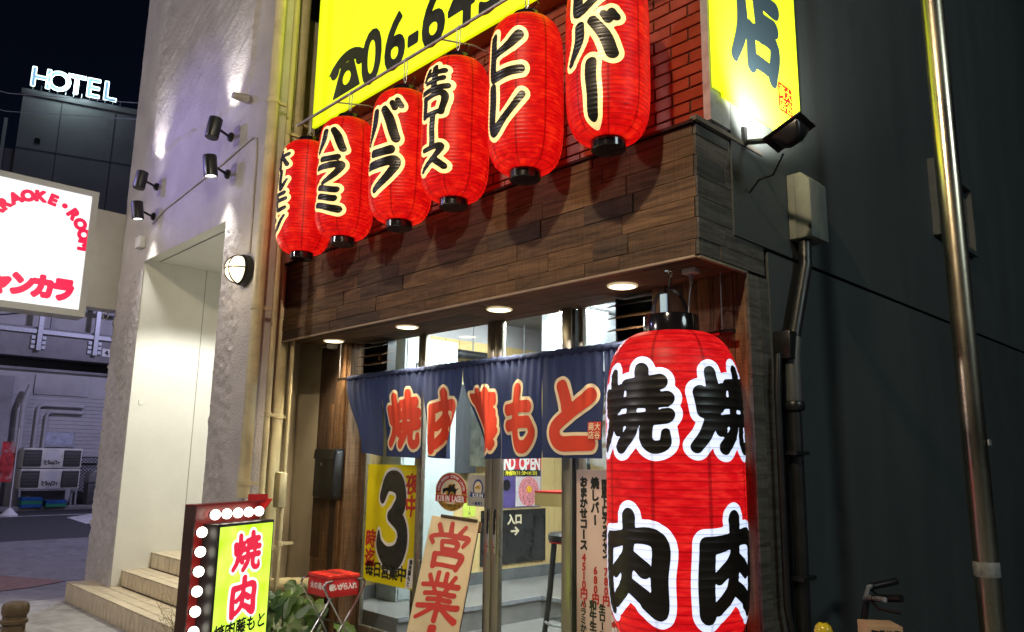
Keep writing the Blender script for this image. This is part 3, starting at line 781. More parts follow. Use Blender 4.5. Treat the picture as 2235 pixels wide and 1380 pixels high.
# ------------------------------------------------------------------ pipes in the gap between the buildings
def pipe(path, r, lab, mat=m_pipe, cl=(), n=16):
    t = thing('downpipe', lab, 'pipe', path[-1], group='pipes in the gap beside the restaurant')
    MB().tube(path, r, n).build('pipe_run', mat, t, smooth=True)
    for (x, y, z) in cl:
        MB().lathe([(r + .001, -.022), (r + .007, -.02), (r + .007, .02), (r + .001, .022)], n, (x, y, z), cap=False).build('collar', mat, t, smooth=True)
        MB().box(x - .012, x + .012, y, y + .12, z - .012, z + .012).build('bracket', mat, t)
    return t
pipe([(-5.85, 2.74, 8), (-5.85, 2.74, 1.24)], .047, 'yellowish downpipe hugging the corner of the white building', cl=[(-5.85, 2.74, 4.55), (-5.85, 2.74, 2.75), (-5.85, 2.74, 1.35)])
pipe([(-6.05, 2.98, 8), (-6.05, 2.98, 1.1)], .036, 'slim yellowish pipe behind the corner downpipe', cl=[(-6.05, 2.98, 4.4), (-6.05, 2.98, 1.9)])
pipe([(-6.25, 3.17, 8), (-6.25, 3.17, .62), (-6.24, 3.17, .54), (-6.18, 3.19, .50)], .060, 'thick peeling beige drain pipe at the left end of the wooden canopy', cl=[(-6.25, 3.17, 4.62), (-6.25, 3.17, 2.78), (-6.25, 3.17, 1.9), (-6.25, 3.17, .8)])
pipe([(-6.20, 3.18, .50), (-5.72, 3.45, .53)], .068, 'thick horizontal beige pipe stub above the leafy plant')
pipe([(-6.07, 3.19, 2.55), (-6.07, 3.19, .45)], .018, 'thin beige conduit beside the thick drain pipe', cl=[(-6.07, 3.19, .85)])
cb = MB().box(-6.13, -6.02, 3.13, 3.20, 1.14, 1.43).build('conduit_box', m_pipe, bevel=.015); tag(cb, 'beige rounded conduit box on the thin pipe by the mailbox', 'box')
gp = MB().box(-6.70, -6.285, 3.60, 3.69, 0, 6).box(-6.703, -6.690, 2.94, 3.598, 0, 6).build('gap_wall', m_beige); tag(gp, 'stained beige wall strip between drain pipes and wooden column', 'wall')
wires = MB().tube([(-5.95, 2.95, 6.5), (-6.08, 3.04, 5.2), (-6.15, 3.08, 4.5), (-6.15, 3.1, 3.3)], .006, 5).build('loose_wire', m_pipe); tag(wires, 'thin loose wire hanging between the two yellowish downpipes', 'wire')

# ------------------------------------------------------------------ the restaurant
FX0, FX1, FY, SZ, FZ = -6.17, -1.985, 3.135, 2.55, 3.238      # canopy front, soffit, canopy top
BY, GY = 3.31, 3.78                                            # brick plane, glass plane
rb = thing('restaurant_building', 'barbecue restaurant with brick upper wall and dark green side wall', 'building', (-4, 4, 0))
box('brick_backing', m_mort, (FX0, -1.992, BY + .010, BY + .25, FZ - .1, 7.5), rb)
# side wall of dark stucco in two lifts with an open joint
box('side_wall', m_dark, (-2.2, -1.955, 3.80, 16, 0, 2.69), rb)
box('side_wall', m_dark, (-2.2, -1.955, 3.46, 16, 2.712, 9), rb)
box('joint_backing', m_black, (-2.19, -1.985, 3.80, 16, 2.69, 2.712), rb)
box('corner_flashing', m_steel, (-1.992, -1.950, 3.262, 3.45, 3.285, 9), rb)
box('corner_post', m_blackm, (-1.992, -1.962, 3.30, 3.325, 3.25, 9), rb)
box('rear_wall', m_dark, (-7, -2.2, 9.4, 9.6, 0, 9), rb); box('roof', m_dark, (-6.9, -1.96, 3.56, 9.6, 7.5, 7.7), rb)
# bricks
BL, BH = .222, .0705; cells = []
for r in range(18):
    z = FZ + .012 + r * BH
    off = 0 if r % 2 else BL / 2
    for k in range(20):
        xb_ = -1.996 - k * BL + off; xa_ = xb_ - BL + .009
        xb_ = min(xb_, -1.996); xa_ = max(xa_, FX0)
        if xb_ - xa_ < .03: continue
        cells.append((xa_, xb_, z, z + BH - .009))
cells.sort(key=lambda c: -c[0])
ub = {}
rest = MB()
for n_, (xa_, xb_, za, zb) in enumerate(cells):
    dy = random.uniform(-.002, .002)
    if n_ < 290:
        k = round(xb_ - xa_, 3)
        if k not in ub:
            o = MB().box(0, xb_ - xa_, 0, .016, 0, BH - .009).build('brick', m_brick, rb, bevel=.003, seg=1); ub[k] = o
        else:
            o = ub[k].copy(); COL.objects.link(o)
        o.location = (xa_, BY + dy, za)
    else: rest.box(xa_, xb_, BY + dy, BY + .016 + dy, za, zb)
if rest.v: tag(rest.build('brickwork', m_brick, rb), kind='stuff')

# ---- wooden canopy: plank by plank
cn = thing('wooden_canopy', 'reclaimed wood plank canopy band above the shopfront', 'canopy', (-4.1, 3.3, SZ))
box('core', m_black, (FX0 + .02, FX1 - .03, FY + .022, GY + .02, SZ + .02, FZ - .02), cn)
rows = [SZ, 2.63, 2.738, 2.846, 2.954, 3.062, 3.17, FZ - .012]
for r in range(len(rows) - 1):
    x = FX0; z0, z1 = rows[r], rows[r + 1]
    first = random.uniform(.2, .6)
    while x < FX1 - .01:
        L = first if x == FX0 else random.choice((.24, .34, .46, .55, .62, .8))
        x2 = min(x + L, FX1)
        if FX1 - x2 < .12: x2 = FX1
        dy = random.uniform(-.004, .004); ex = (.010 if r % 2 else 0) if x2 == FX1 else 0
        MB().box(x + .0012, x2 - .0012 + ex, FY + dy, FY + .020 + dy, z0 + .001, z1 - .0012).build('plank', m_wood, cn, bevel=.0015, seg=1)
        x = x2
# right end of the canopy
for r in range(len(rows) - 1):
    z0, z1 = rows[r], rows[r + 1]; y = FY + .004; cuts = [FY + .004, random.uniform(3.3, 3.6), 3.775]
    for a, c_ in zip(cuts[:-1], cuts[1:]):
        dx_ = random.uniform(-.003, .003)
        MB().box(-1.984 + dx_, -1.966 + dx_, a + .001, c_ - .001, z0 + .001, z1 - .0012).build('end_plank', m_woodg, cn, bevel=.0015, seg=1)
# soffit
ys_ = [FY + .022, 3.26, 3.39, 3.52, 3.65, GY]
for r in range(5):
    x = FX0
    while x < FX1 - .03:
        x2 = min(x + random.choice((.8, 1.1, 1.35)), FX1 - .02)
        if FX1 - x2 < .3: x2 = FX1 - .02
        MB().box(x + .001, x2 - .001, ys_[r] + .001, ys_[r + 1] - .001, SZ + random.uniform(-.001, .002), SZ + .018).build('soffit_plank', m_wood, cn, bevel=.0012, seg=1); x = x2
box('edge_trim', M('trim_wood', (.34, .26, .17), .6), (FX0, FX1 - .002, FY - .006, FY + .014, SZ - .014, SZ - .002), cn)
box('edge_trim', MATS['trim_wood'], (-1.99, -1.970, FY + .016, 3.60, SZ - .014, SZ - .002), cn)
box('top_flashing', m_blackm, (FX0 - .01, FX1 + .02, FY - .02, BY + .006, FZ - .010, FZ + .006), cn)
box('end_flashing', m_woodg, (-1.985, -1.945, FY - .02, 3.78, FZ - .004, FZ + .022), cn)

# downlights
for k, (x, lab) in enumerate(((-5.80, 'recessed canopy downlight farthest left, above the mailbox column'), (-4.735, 'recessed canopy downlight second from the left'), (-3.70, 'recessed canopy downlight third from the left, above the door'), (-2.663, 'recessed canopy downlight nearest the big lantern'))):
    t = thing('downlight', lab, 'downlight', (x, 3.43, SZ), group='downlights in the canopy soffit')
    MB().lathe([(.088, 0), (.088, -.006), (.076, -.010), (.074, -.004)], 32, (x, 3.43, SZ - .001), cap=False).build('ring', E('ring_lit', (1, .80, .45), .5, base=(.6, .55, .45)), t, smooth=True)
    MB().lathe([(.0, -.0045), (.075, -.0045)], 32, (x, 3.43, SZ - .001), cap=False).build('lens', E('downlight_lens', (1, .86, .58), 9), t)
    lamp('downlight_bulb', 'SPOT', (x, 3.43, SZ - .03), 78, (1, .82, .55), .07, (x, 3.40, 0), 110, 1.0)
sd = MB().lathe([(.05, 0), (.05, -.02), (.04, -.035), (.0, -.038)], 20, (-6.02, 3.55, SZ)).build('smoke_sensor', m_wplast, smooth=True); tag(sd, 'small round white sensor on the canopy soffit', 'sensor')

# ---- wooden columns
def column(x0, x1, y, lab, z1=SZ, widths=(.09, .12, .14, .10), side=None):
    t = thing('wooden_column', lab, 'column', ((x0 + x1) / 2, y, 0))
    box('core', m_black, (x0 + .004, x1 - .004, y + .022, y + .18, 0, z1), t)
    x = x0
    while x < x1 - .004:
        wd_ = random.choice(widths); x2 = min(x + wd_, x1)
        if x1 - x2 < .04: x2 = x1
        z = 0
        while z < z1 - .01:
            zz = min(z + random.choice((.7, .9, 1.2, 1.5)), z1)
            if z1 - zz < .3: zz = z1
            dy = random.uniform(-.005, .004)
            MB().box(x + .001, x2 - .001, y + dy, y + .02 + dy, z + .001, zz - .001).build('plank', m_woodv, t, bevel=.0015, seg=1); z = zz
        x = x2
    return t
cl_ = column(-6.28, -5.80, 3.60, 'dark reclaimed wood column left of the shopfront')
box('raised_batten', m_woodv, (-5.86, -5.82, 3.575, 3.594, .0, SZ), cl_); box('raised_batten', m_woodv, (-6.05, -6.0, 3.578, 3.594, 1.3, 2.02), cl_)
box('inner_return', m_woodv, (-5.798, -5.78, 3.60, 3.78, 0, SZ), cl_)
cr_ = column(-2.58, -1.985, 3.60, 'wooden plank column behind the big lantern')
for z0, z1 in ((0, .9), (.9, 2.0), (2.0, SZ - .015)):
    box('end_board', m_woodg, (-1.984, -1.964, 3.592, 3.70, z0 + .001, z1 - .001), cr_); box('end_board', m_woodg, (-1.984, -1.962, 3.702, 3.80, z0 + .001, z1 - .001), cr_)
sl = MB().box(-2.515, -2.475, 3.585, 3.598, 2.0, 2.50).build('light_slit', E('slit_glow', (.45, .65, .75), .55), cr_)  # emissive strip stands in for interior light showing through a gap

# ---- shopfront glazing
def frame_bar(nm, x0, x1, z0, z1, par, y0=GY - .03, y1=GY + .03): return box(nm, m_alu, (x0, x1, y0, y1, z0, z1), par, bevel=.003)
HZ = SZ + .06
def glazed(name, label, cat, xa, xb, y, gm, sl=.05, sr=.05, group=None, handle=None):
    t = thing(name, label, cat, ((xa + xb) / 2, y, .1), group=group)
    frame_bar('stile', xa, xa + sl, .10, HZ, t, y - .02, y + .02); frame_bar('stile', xb - sr, xb, .10, HZ, t, y - .02, y + .02)
    frame_bar('bottom_rail', xa + sl, xb - sr, .10, .20, t, y - .018, y + .018)
    box('pane', gm, (xa + sl + .001, xb - sr - .001, y - .003, y + .003, .20, HZ), t)
    if handle is not None:
        h = box('handle', m_chrome, (handle - .017, handle + .017, y - .026, y - .021, .92, 1.22), t, bevel=.002)
        box('recess', m_black, (handle - .009, handle + .009, y - .0275, y - .0262, 1.05, 1.20), h)
        box('keyhole', m_black, (handle - .005, handle + .005, y - .0275, y - .0262, .96, .97), h)
    return t
glazed('fixed_window', 'left fixed shop window carrying the yellow poster', 'window', -5.76, -4.93, GY, m_glass, .05, .09, 'glazing of the shopfront')
glazed('sliding_door', 'left glass sliding door behind the leaning wooden sign', 'door', -4.93, -4.055, GY - .045, m_glass, .06, .075, 'sliding doors', handle=-4.085)
glazed('sliding_door', 'right glass sliding door showing the bar stool', 'door', -4.05, -3.31, GY - .045, m_glass, .075, .085, 'sliding doors', handle=-4.015)
glazed('fixed_window', 'right fixed shop window above the menu board', 'window', -3.30, -2.60, GY, m_glassh, .05, .05, 'glazing of the shopfront')
sill = box('door_track', m_alu, (-5.76, -2.6, GY - .09, GY + .06, .055, .10)); tag(sill, 'metal threshold track under the glass doors', 'threshold')

# louvred boxes beside the glazing
def louvre(x0, x1, lab):
    t = thing('louvre_vent', lab, 'vent', ((x0 + x1) / 2, 3.7, 2.3), group='louvred vents under the canopy')
    y0, y1 = 3.64, 3.735; zt, zb = SZ - .01, 2.24
    box('back', m_black, (x0, x1, y1 - .01, y1, zb, zt), t)
    for x in (x0, x1 - .012): box('cheek', m_black, (x, x + .012, y0 + .01, y1 - .01, zb, zt), t)
    for k in range(4):
        z = zb + .01 + k * .075
        MB().add([(x0 - .02, y0 - .045, z), (x1 + .005, y0 - .045, z), (x1 + .005, y1 - .02, z + .045), (x0 + .012, y1 - .02, z + .045), (x0 - .02, y0 - .045, z + .006), (x1 + .005, y0 - .045, z + .006), (x1 + .005, y1 - .02, z + .051), (x0 + .012, y1 - .02, z + .051)],
                 [(0, 3, 2, 1), (4, 5, 6, 7), (0, 1, 5, 4), (1, 2, 6, 5), (2, 3, 7, 6), (3, 0, 4, 7)]).build('blade', m_woodv if k in (1, 2) else m_blackm, t)
    MB().lathe([(.022, 0), (.022, .02), (.0, .022)], 14, mat=Matrix.Translation(((x0 + x1) / 2 + .06, y0 + .03, zb + .15)) @ Matrix.Rotation(math.radians(90), 4, 'X')).build('knob', M('brass', (.4, .25, .1), .3, .8), t)
louvre(-5.66, -5.30, 'black louvred vent above the left end of the cloth curtain')
louvre(-2.89, -2.56, 'black louvred vent left of the big lantern handle')

# ------------------------------------------------------------------ interior seen through the glass
m_ply = M('pale_panelling', (.68, .49, .21), .5, var=.10, scale=6, stretch=(8, 8, .8))
m_floor = M('interior_floor_tile', (.22, .21, .20), .4, var=.25, scale=2.5, bs=.1)
m_ceil = M('sooty_ceiling', (.30, .31, .32), .7, var=.25, scale=4)
LX = -6.17
def st_box(nm, mt, bx): return struct(box(nm, mt, bx))
st_box('interior_floor', m_floor, (-6.4, -2.2, 3.84, 9.4, .04, .10))
st_box('interior_platform', m_floor, (LX, -5.28, 3.84, 9.4, .101, .30)); st_box('interior_platform', m_floor, (-5.28, -2.2, 5.5, 9.4, .102, .30))
st_box('platform_edge', m_steel, (-5.28, -5.262, 3.84, 5.48, .27, .305)); st_box('platform_edge', m_steel, (-5.26, -2.2, 5.482, 5.5, .27, .305))
st_box('interior_ceiling', m_ceil, (-6.4, -2.2, 3.84, 9.4, 3.05, 3.1))
st_box('interior_wall', m_siding, (LX - .1, LX - .02, 3.84, 9.4, 2.8, 3.05)); st_box('interior_rear_wall', m_siding, (-6.4, -2.2, 7.6, 7.7, .1, 3.05)); st_box('interior_right_wall', m_siding, (-2.3, -2.2, 3.84, 7.6, .1, 3.05))
pw = st_box('interior_left_wall', m_ply, (LX - .1, LX - .012, 3.84, 9.4, 0, 2.8))
for k in range(30):
    y = 3.86 + k * .185; MB().box(LX - .012, LX, y, y + .181, .3, 2.8).build('panel_board', m_ply, pw)
box('skirting', M('grey_skirting', (.12, .13, .13), .5), (LX, LX + .012, 3.86, 9.4, .30, .42), pw)
for k, (x, y, l, lab) in enumerate(((-4.9, 5.35, 1.2, 'bright fluorescent tube light on the restaurant ceiling near the hood'), (-4.5, 4.5, 1.1, 'fluorescent tube light inside above the white cabinet'), (-3.4, 5.2, 1.2, 'fluorescent tube light inside above the right door'))):
    t = thing('tube_light', lab, 'lamp', (x, y, 3.0), group='tube lights inside the restaurant')
    box('housing', m_wplast, (x - .1, x + .1, y - l / 2, y + l / 2, 3.02, 3.05), t)
    box('diffuser', E('tube_glow', (.92, .98, 1), 135), (x - .08, x + .08, y - l / 2 + .02, y + l / 2 - .02, 2.985, 3.02), t)
cb = thing('white_cabinet', 'tall white steel cabinet with two small grilles inside the shop window', 'cabinet', (-5.95, 4.55, .3))
box('body', M('cabinet_white', (.50, .56, .55), .4, var=.05), (-6.15, -5.84, 4.22, 4.86, .302, 2.70), cb, bevel=.006)
box('door_panel', MATS['cabinet_white'], (-5.84, -5.83, 4.24, 4.84, .32, 2.685), cb, bevel=.004)
for y in (4.40, 4.68):
    g_ = box('grille', m_blackm, (-5.83, -5.822, y - .06, y + .06, 2.18, 2.45), cb); box('grille_glass', m_steel, (-5.822, -5.818, y - .048, y + .048, 2.2, 2.43), g_)
box('name_sticker', m_white, (-5.83, -5.826, 4.50, 4.62, 2.57, 2.61), cb)
dc = MB().tube([(-6.0, 4.9, 2.62), (-6.0, 7.5, 2.62)], .05, 12).build('black_duct', m_blackm, smooth=True); tag(dc, 'black horizontal pipe along the panelled wall inside', 'pipe')
for y in (5.2, 5.95): 
    r_ = MB().tube([(-6.0, y, 2.66), (-6.0, y, 3.05)], .008, 6).build('hanger_rod', m_steel); tag(r_, ('first' if y < 5.5 else 'second') + ' thin rod hanging the black pipe inside the shop', 'rod', 'hanger rods')
hd = thing('extractor_hood', 'white curved extractor hood under the restaurant ceiling', 'hood', (-5.0, 5.6, 2.5))
MB().prism([(-.5, .55), (.45, .55), (.45, .10), (.2, .0), (-.1, .12), (-.3, .08), (-.5, .02)], (-5.35, 6.05, 2.48), (0, 1, 0), (0, 0, 1), (1, 0, 0), .5).build('shell', M('hood_white', (.72, .75, .76), .35), hd, bevel=.01)
box('filter_lip', m_wplast, (-4.84, -4.80, 5.9, 6.4, 2.44, 2.52), hd)
bk = MB().box(-4.1, -3.2, 6.6, 7.3, .3, 3.0).build('steel_housing', M('brushed_steel', (.22, .27, .31), .5, .5, var=.2, stretch=(1, 1, .2)), bevel=.02); tag(bk, 'tall grey steel housing seen blurred through the smeared right glass', 'housing')
# wall pictures inside
PX = LX + .006
ps = thing('opening_poster', 'red and purple opening poster with raw meat picture on the inner wall', 'poster', (PX, 5.95, 1.05))
box('sheet', M('poster_purple', (.10, .07, .22), .4), (PX, PX + .004, 5.60, 6.40, 1.05, 1.62), ps)
box('red_field', M('poster_red', (.62, .03, .04), .4), (PX + .004, PX + .006, 5.56, 6.40, 1.46, 1.80), ps)
box('photo_field', M('photo_pale', (.62, .55, .55), .4), (PX + .004, PX + .006, 6.0, 6.39, 1.06, 1.38), ps)
MB().lathe([(0, .0), (.16, 0), (.16, .003), (0, .003)], 28, cap=False, mat=Matrix.Translation((PX + .007, 6.2, 1.22)) @ Matrix.Rotation(math.radians(90), 4, 'Y')).build('meat_slices', M('raw_meat', (.62, .22, .24), .5, var=.6, scale=40), ps)
MB().lathe([(0, .0), (.04, 0), (.035, .012), (0, .014)], 20, cap=False, mat=Matrix.Translation((PX + .011, 6.2, 1.24)) @ Matrix.Rotation(math.radians(90), 4, 'Y')).build('egg_yolk', M('yolk', (.8, .42, .03), .3), ps)
letters('lettering', hrow('GRAND OPEN', 5.63, 1.53, .13, .20, .078), .005, m_white, plane((PX + .0075, 0, 0), (0, 1, 0), (0, 0, 1)), .007, ps, wob=0)
box('black_band', m_ink, (PX + .004, PX + .0062, 5.62, 6.38, 1.385, 1.455), ps)
letters('lettering', hrow('10/12 月〜金のみ(11:30〜14:30)', 5.70, 1.42, .05, .055, .027), .0025, M('yellow_print', (.8, .7, .05), .4), plane((PX + .0075, 0, 0), (0, 1, 0), (0, 0, 1)), .002, ps, wob=0)
MB().lathe([(0, 0), (.06, 0), (.06, .002), (0, .002)], 24, cap=False, mat=Matrix.Translation((PX + .005, 5.86, 1.29)) @ Matrix.Rotation(math.radians(90), 4, 'Y')).build('round_badge', m_blackm, ps)
bb = box('black_board', M('glossy_black_board', (.02, .02, .018), .08, var=.4), (PX, PX + .012, 5.50, 6.47, .47, 1.03)); tag(bb, 'glossy black board with entrance arrow on the inner wall', 'board')
letters('lettering', [('入', 5.93, .93, .11, .11), ('口', 6.04, .93, .11, .11), ('→', 5.99, .81, .16, .13)], .004, m_crm, plane((PX + .0135, 0, 0), (0, 1, 0), (0, 0, 1)), .006, bb, wob=0)
letters('lettering', hrow('open 2020 yakiniku', 5.80, .53, .045, .045, .022), .0022, MATS['yellow_print'], plane((PX + .0135, 0, 0), (0, 1, 0), (0, 0, 1)), .001, bb, wob=0) if False else None
pn = thing('player_poster', 'small poster with a white player figure inside the left window', 'poster', (-4.95, 4.3, 1.7)); box('sheet', M('poster_grey', (.5, .54, .55), .4, var=.4, scale=14), (-4.97, -4.62, 4.30, 4.305, 1.50, 2.0), pn)
# counter shelf, stools, bin
sh = thing('counter_shelf', 'wooden counter shelf with red edge inside the right door', 'shelf', (-3.7, 4.7, 1.2)); box('top', m_ply, (-4.45, -2.4, 4.55, 5.0, 1.20, 1.30), sh); box('cover', m_red, (-4.45, -2.4, 4.55, 5.0, 1.301, 1.315), sh); box('bracket', m_blackm, (-3.6, -3.56, 4.6, 4.95, .1, 1.2), sh)
def stool(x, y, z0, lab, h=.78):
    t = thing('bar_stool', lab, 'stool', (x, y, z0), group='black bar stools')
    MB().lathe([(0, h), (.155, h), (.17, h + .01), (.17, h + .045), (.15, h + .06), (0, h + .062)], 28, cap=False).build('seat', M('black_leather', (.02, .02, .02), .35), t, smooth=True, local=True)
    MB().lathe([(.165, h - .012), (.165, h), (.0, h)], 28, cap=False).build('seat_rim', m_red, t, smooth=True, local=True)
    for k in range(4):
        a = math.pi / 4 + k * math.pi / 2; c_, s_ = math.cos(a), math.sin(a)
        MB().tube([(.12 * c_, .12 * s_, h), (.15 * c_, .15 * s_, h * .6), (.215 * c_, .215 * s_, 0)], [.022, .022, .018], 8).build('leg', m_black, t, smooth=True, local=True)
    pts = [(.185 * math.cos(2 * math.pi * k / 24), .185 * math.sin(2 * math.pi * k / 24), .28) for k in range(25)]
    MB().tube(pts, .011, 8, cap=False).build('foot_ring', m_steel, t, smooth=True, local=True)
stool(-4.02, 4.50, .10, 'nearest black bar stool inside the right glass door', .86)
stool(-4.15, 4.95, .10, 'black bar stool behind the nearest one inside the door', .95)
stool(-5.75, 6.9, .30, 'far black bar stool by the inner panelled wall', .70)
bi = thing('grey_bin', 'grey square bin on the floor behind the bar stool', 'bin', (-4.15, 5.2, .1))
MB().box(-4.33, -3.95, 5.05, 5.42, .10, .62).build('body', M('grey_plastic', (.16, .17, .18), .5), bi, bevel=.02); MB().box(-4.35, -3.93, 5.03, 5.44, .60, .65).build('rim', MATS['grey_plastic'], bi, bevel=.01)

# ------------------------------------------------------------------ yellow phone sign
YS = 3.15
y_lit = E('yellow_sign_face', (.74, .93, .004), .98, base=(.7, .75, .05), var=.05, scale=1.2)
sg = thing('phone_sign', 'large lit yellow sign with telephone number above the lanterns', 'sign', (-3.9, YS, 4.46))
box('face', y_lit, (-5.91, -2.2, YS, YS + .03, 4.458, 7.2), sg)
box('case', M('sign_case', (.30, .17, .05), .5), (-5.90, -2.21, YS + .031, BY + .004, 4.463, 7.19), sg)
ink = M('sign_ink', (.03, .035, .03), .35)
items = []
for ch, x, w_ in (('0', -4.99, .60), ('6', -4.66, .60), ('-', -4.42, .46), ('6', -4.17, .60), ('4', -3.85, .60), ('5', -3.53, .60), ('5', -3.22, .60), ('-', -2.98, .4)):
    items.append((ch, x, 4.80 if ch != '☎' else 4.775, w_ * .98, .66 if ch != '☎' else .44))
tt = Text(items, .0075, wob=0, margin=.6); phone_sdf(tt, -5.36, 4.82, .40)
letters('lettering', None, 0, ink, plane((0, YS - .003, 0), (1, 0, 0), (0, 0, 1)), .018, sg, text=tt)

# side sign
SXF = -1.925
sg2 = thing('side_sign', 'tall lit yellow sign with dark brush character on the side wall', 'sign', (SXF, 3.75, 3.46))
box('face', y_lit, (SXF - .02, SXF, 3.272, 4.235, 3.462, 6.4), sg2); box('case', MATS['sign_case'], (-1.949, SXF - .021, 3.30, 4.23, 3.467, 6.39), sg2)
box('lower_tab', y_lit, (SXF - .02, SXF - .003, 3.36, 3.95, 3.436, 3.461), sg2)
sink = E('sign_blue_ink', (.035, .06, .075), .55, base=(.03, .05, .06))
letters('lettering', [('店', 3.75, 4.0, .56, .58), ('商', 3.76, 4.74, .66, .66)], .006, sink, plane((SXF + .003, 0, 0), (0, 1, 0), (0, 0, 1)), .019, sg2, wob=.014, brush=True)
def seal(par, fmap_of, x, y, s, mat_bg, mat_fg, h=.0022):
    """red seal with four small characters"""
    b = MB(); r = .12
    f0 = fmap_of(.0)
    b.v = [tuple(f0(x + s * a, y + s * 1.06 * c)) for a, c in ((-.5, .44), (-.44, .5), (.44, .5), (.5, .44), (.5, -.44), (.44, -.5), (-.44, -.5), (-.5, -.44))]; b.f = [tuple(range(8))]
    b.build_raw('seal', mat_bg, par)
    q = s * .5
    letters('seal_characters', [('大', x + q * .47, y + q * .5, q * .92, q), ('谷', x + q * .47, y - q * .5, q * .92, q), ('商', x - q * .47, y + q * .5, q * .92, q), ('店', x - q * .47, y - q * .5, q * .92, q)], h, mat_fg, fmap_of(.0015), h * .3, par, wob=0)
seal(sg2, lambda o: plane((SXF + .0048 + o, 0, 0), (0, 1, 0), (0, 0, 1)), 4.04, 3.655, .165, E('seal_red_lit', (.62, .02, .01), .7), y_lit, .0028)

# floodlight for the side sign
fl = thing('floodlight', 'black floodlight on a bracket lighting the side sign from below', 'floodlight', (-1.93, 3.58, 3.27))
hd_m = Matrix.Translation((-1.64, 3.50, 3.185)) @ Matrix.Rotation(math.radians(-22), 4, 'Y') @ Matrix.Rotation(math.radians(-14), 4, 'X') @ Matrix.Diagonal((.66, .62, .62, 1))
MB().add([hd_m @ Vector(p) for p in ((-.19, -.12, .02), (.15, -.12, .02), (.15, .12, .02), (-.19, .12, .02), (-.19, -.12, .035), (.15, -.12, .035), (.15, .12, .035), (-.19, .12, .035))], [(0, 3, 2, 1), (4, 5, 6, 7), (0, 1, 5, 4), (1, 2, 6, 5), (2, 3, 7, 6), (3, 0, 4, 7)]).build('visor', m_black, fl, bevel=.004)
MB().add([hd_m @ Vector(p) for p in ((-.06, -.05, -.10), (.06, -.05, -.10), (.06, .05, -.10), (-.06, .05, -.10), (-.15, -.11, .018), (.12, -.11, .018), (.12, .11, .018), (-.15, .11, .018))], [(0, 3, 2, 1), (4, 5, 6, 7), (0, 1, 5, 4), (1, 2, 6, 5), (2, 3, 7, 6), (3, 0, 4, 7)]).build('body', m_black, fl, bevel=.02)
MB().add([hd_m @ Vector(p) for p in ((-.16, -.09, .038), (.12, -.09, .038), (.12, .09, .038), (-.16, .09, .038))], [(0, 1, 2, 3)]).build('lens', E('flood_lens', (1, 1, .92), 12), fl)
MB().tube([(-1.94, 3.60, 3.26), (-1.80, 3.55, 3.21), (-1.70, 3.52, 3.17)], .016, 8).build('arm', m_black, fl, smooth=True)
box('bracket', m_black, (-1.956, -1.935, 3.57, 3.60, 3.24, 3.34), fl)
MB().tube([(-1.70, 3.52, 3.10), (-1.78, 3.56, 3.02), (-1.88, 3.60, 3.03), (-1.95, 3.62, 2.98)], .006, 6).build('cable', m_black, fl, smooth=True)
lamp('flood_bulb', 'SPOT', (-1.70, 3.56, 3.245), 170, (1, 1, .93), .05, (-1.93, 3.74, 3.62), 110, .9)

# ------------------------------------------------------------------ small paper lanterns
def prof(t, R, re, p=5.6, q=2.2): 
    return re + (R - re) * max(0.0, 1 - abs(2 * t - 1) ** p) ** (1 / q)
def lantern_body(R, re, H, N, amp, n=56, sub=4):
    pr_ = []
    for k in range(N * sub + 1):
        t = k / (N * sub); pr_.append((prof(t, R, re) - amp * abs(math.sin(math.pi * N * t)) ** .8 + amp, H * t))
    return pr_
def rad(z, R, re, H, N, amp):
    t = min(1, max(0, z / H)); return prof(t, R, re) - amp * abs(math.sin(math.pi * N * t)) ** .8 + amp
lz, lH, lR, lre, lN, lamp_ = 3.135, .91, .213, .085, 40, .0024
m_lan = lantern_mat('small_lantern_paper', (.70, .0030, .0032), (1.0, .026, .006), lH, lN, 1.02, 0.0)
m_lout = E('lantern_letter_edge', (.95, .72, .30), .92, var=.08, scale=14)
m_link = M('lantern_ink', (.010, .008, .006), .40)
m_cap = M('lacquer_black', (.010, .009, .010), .18, coat=.4)
body_me = None
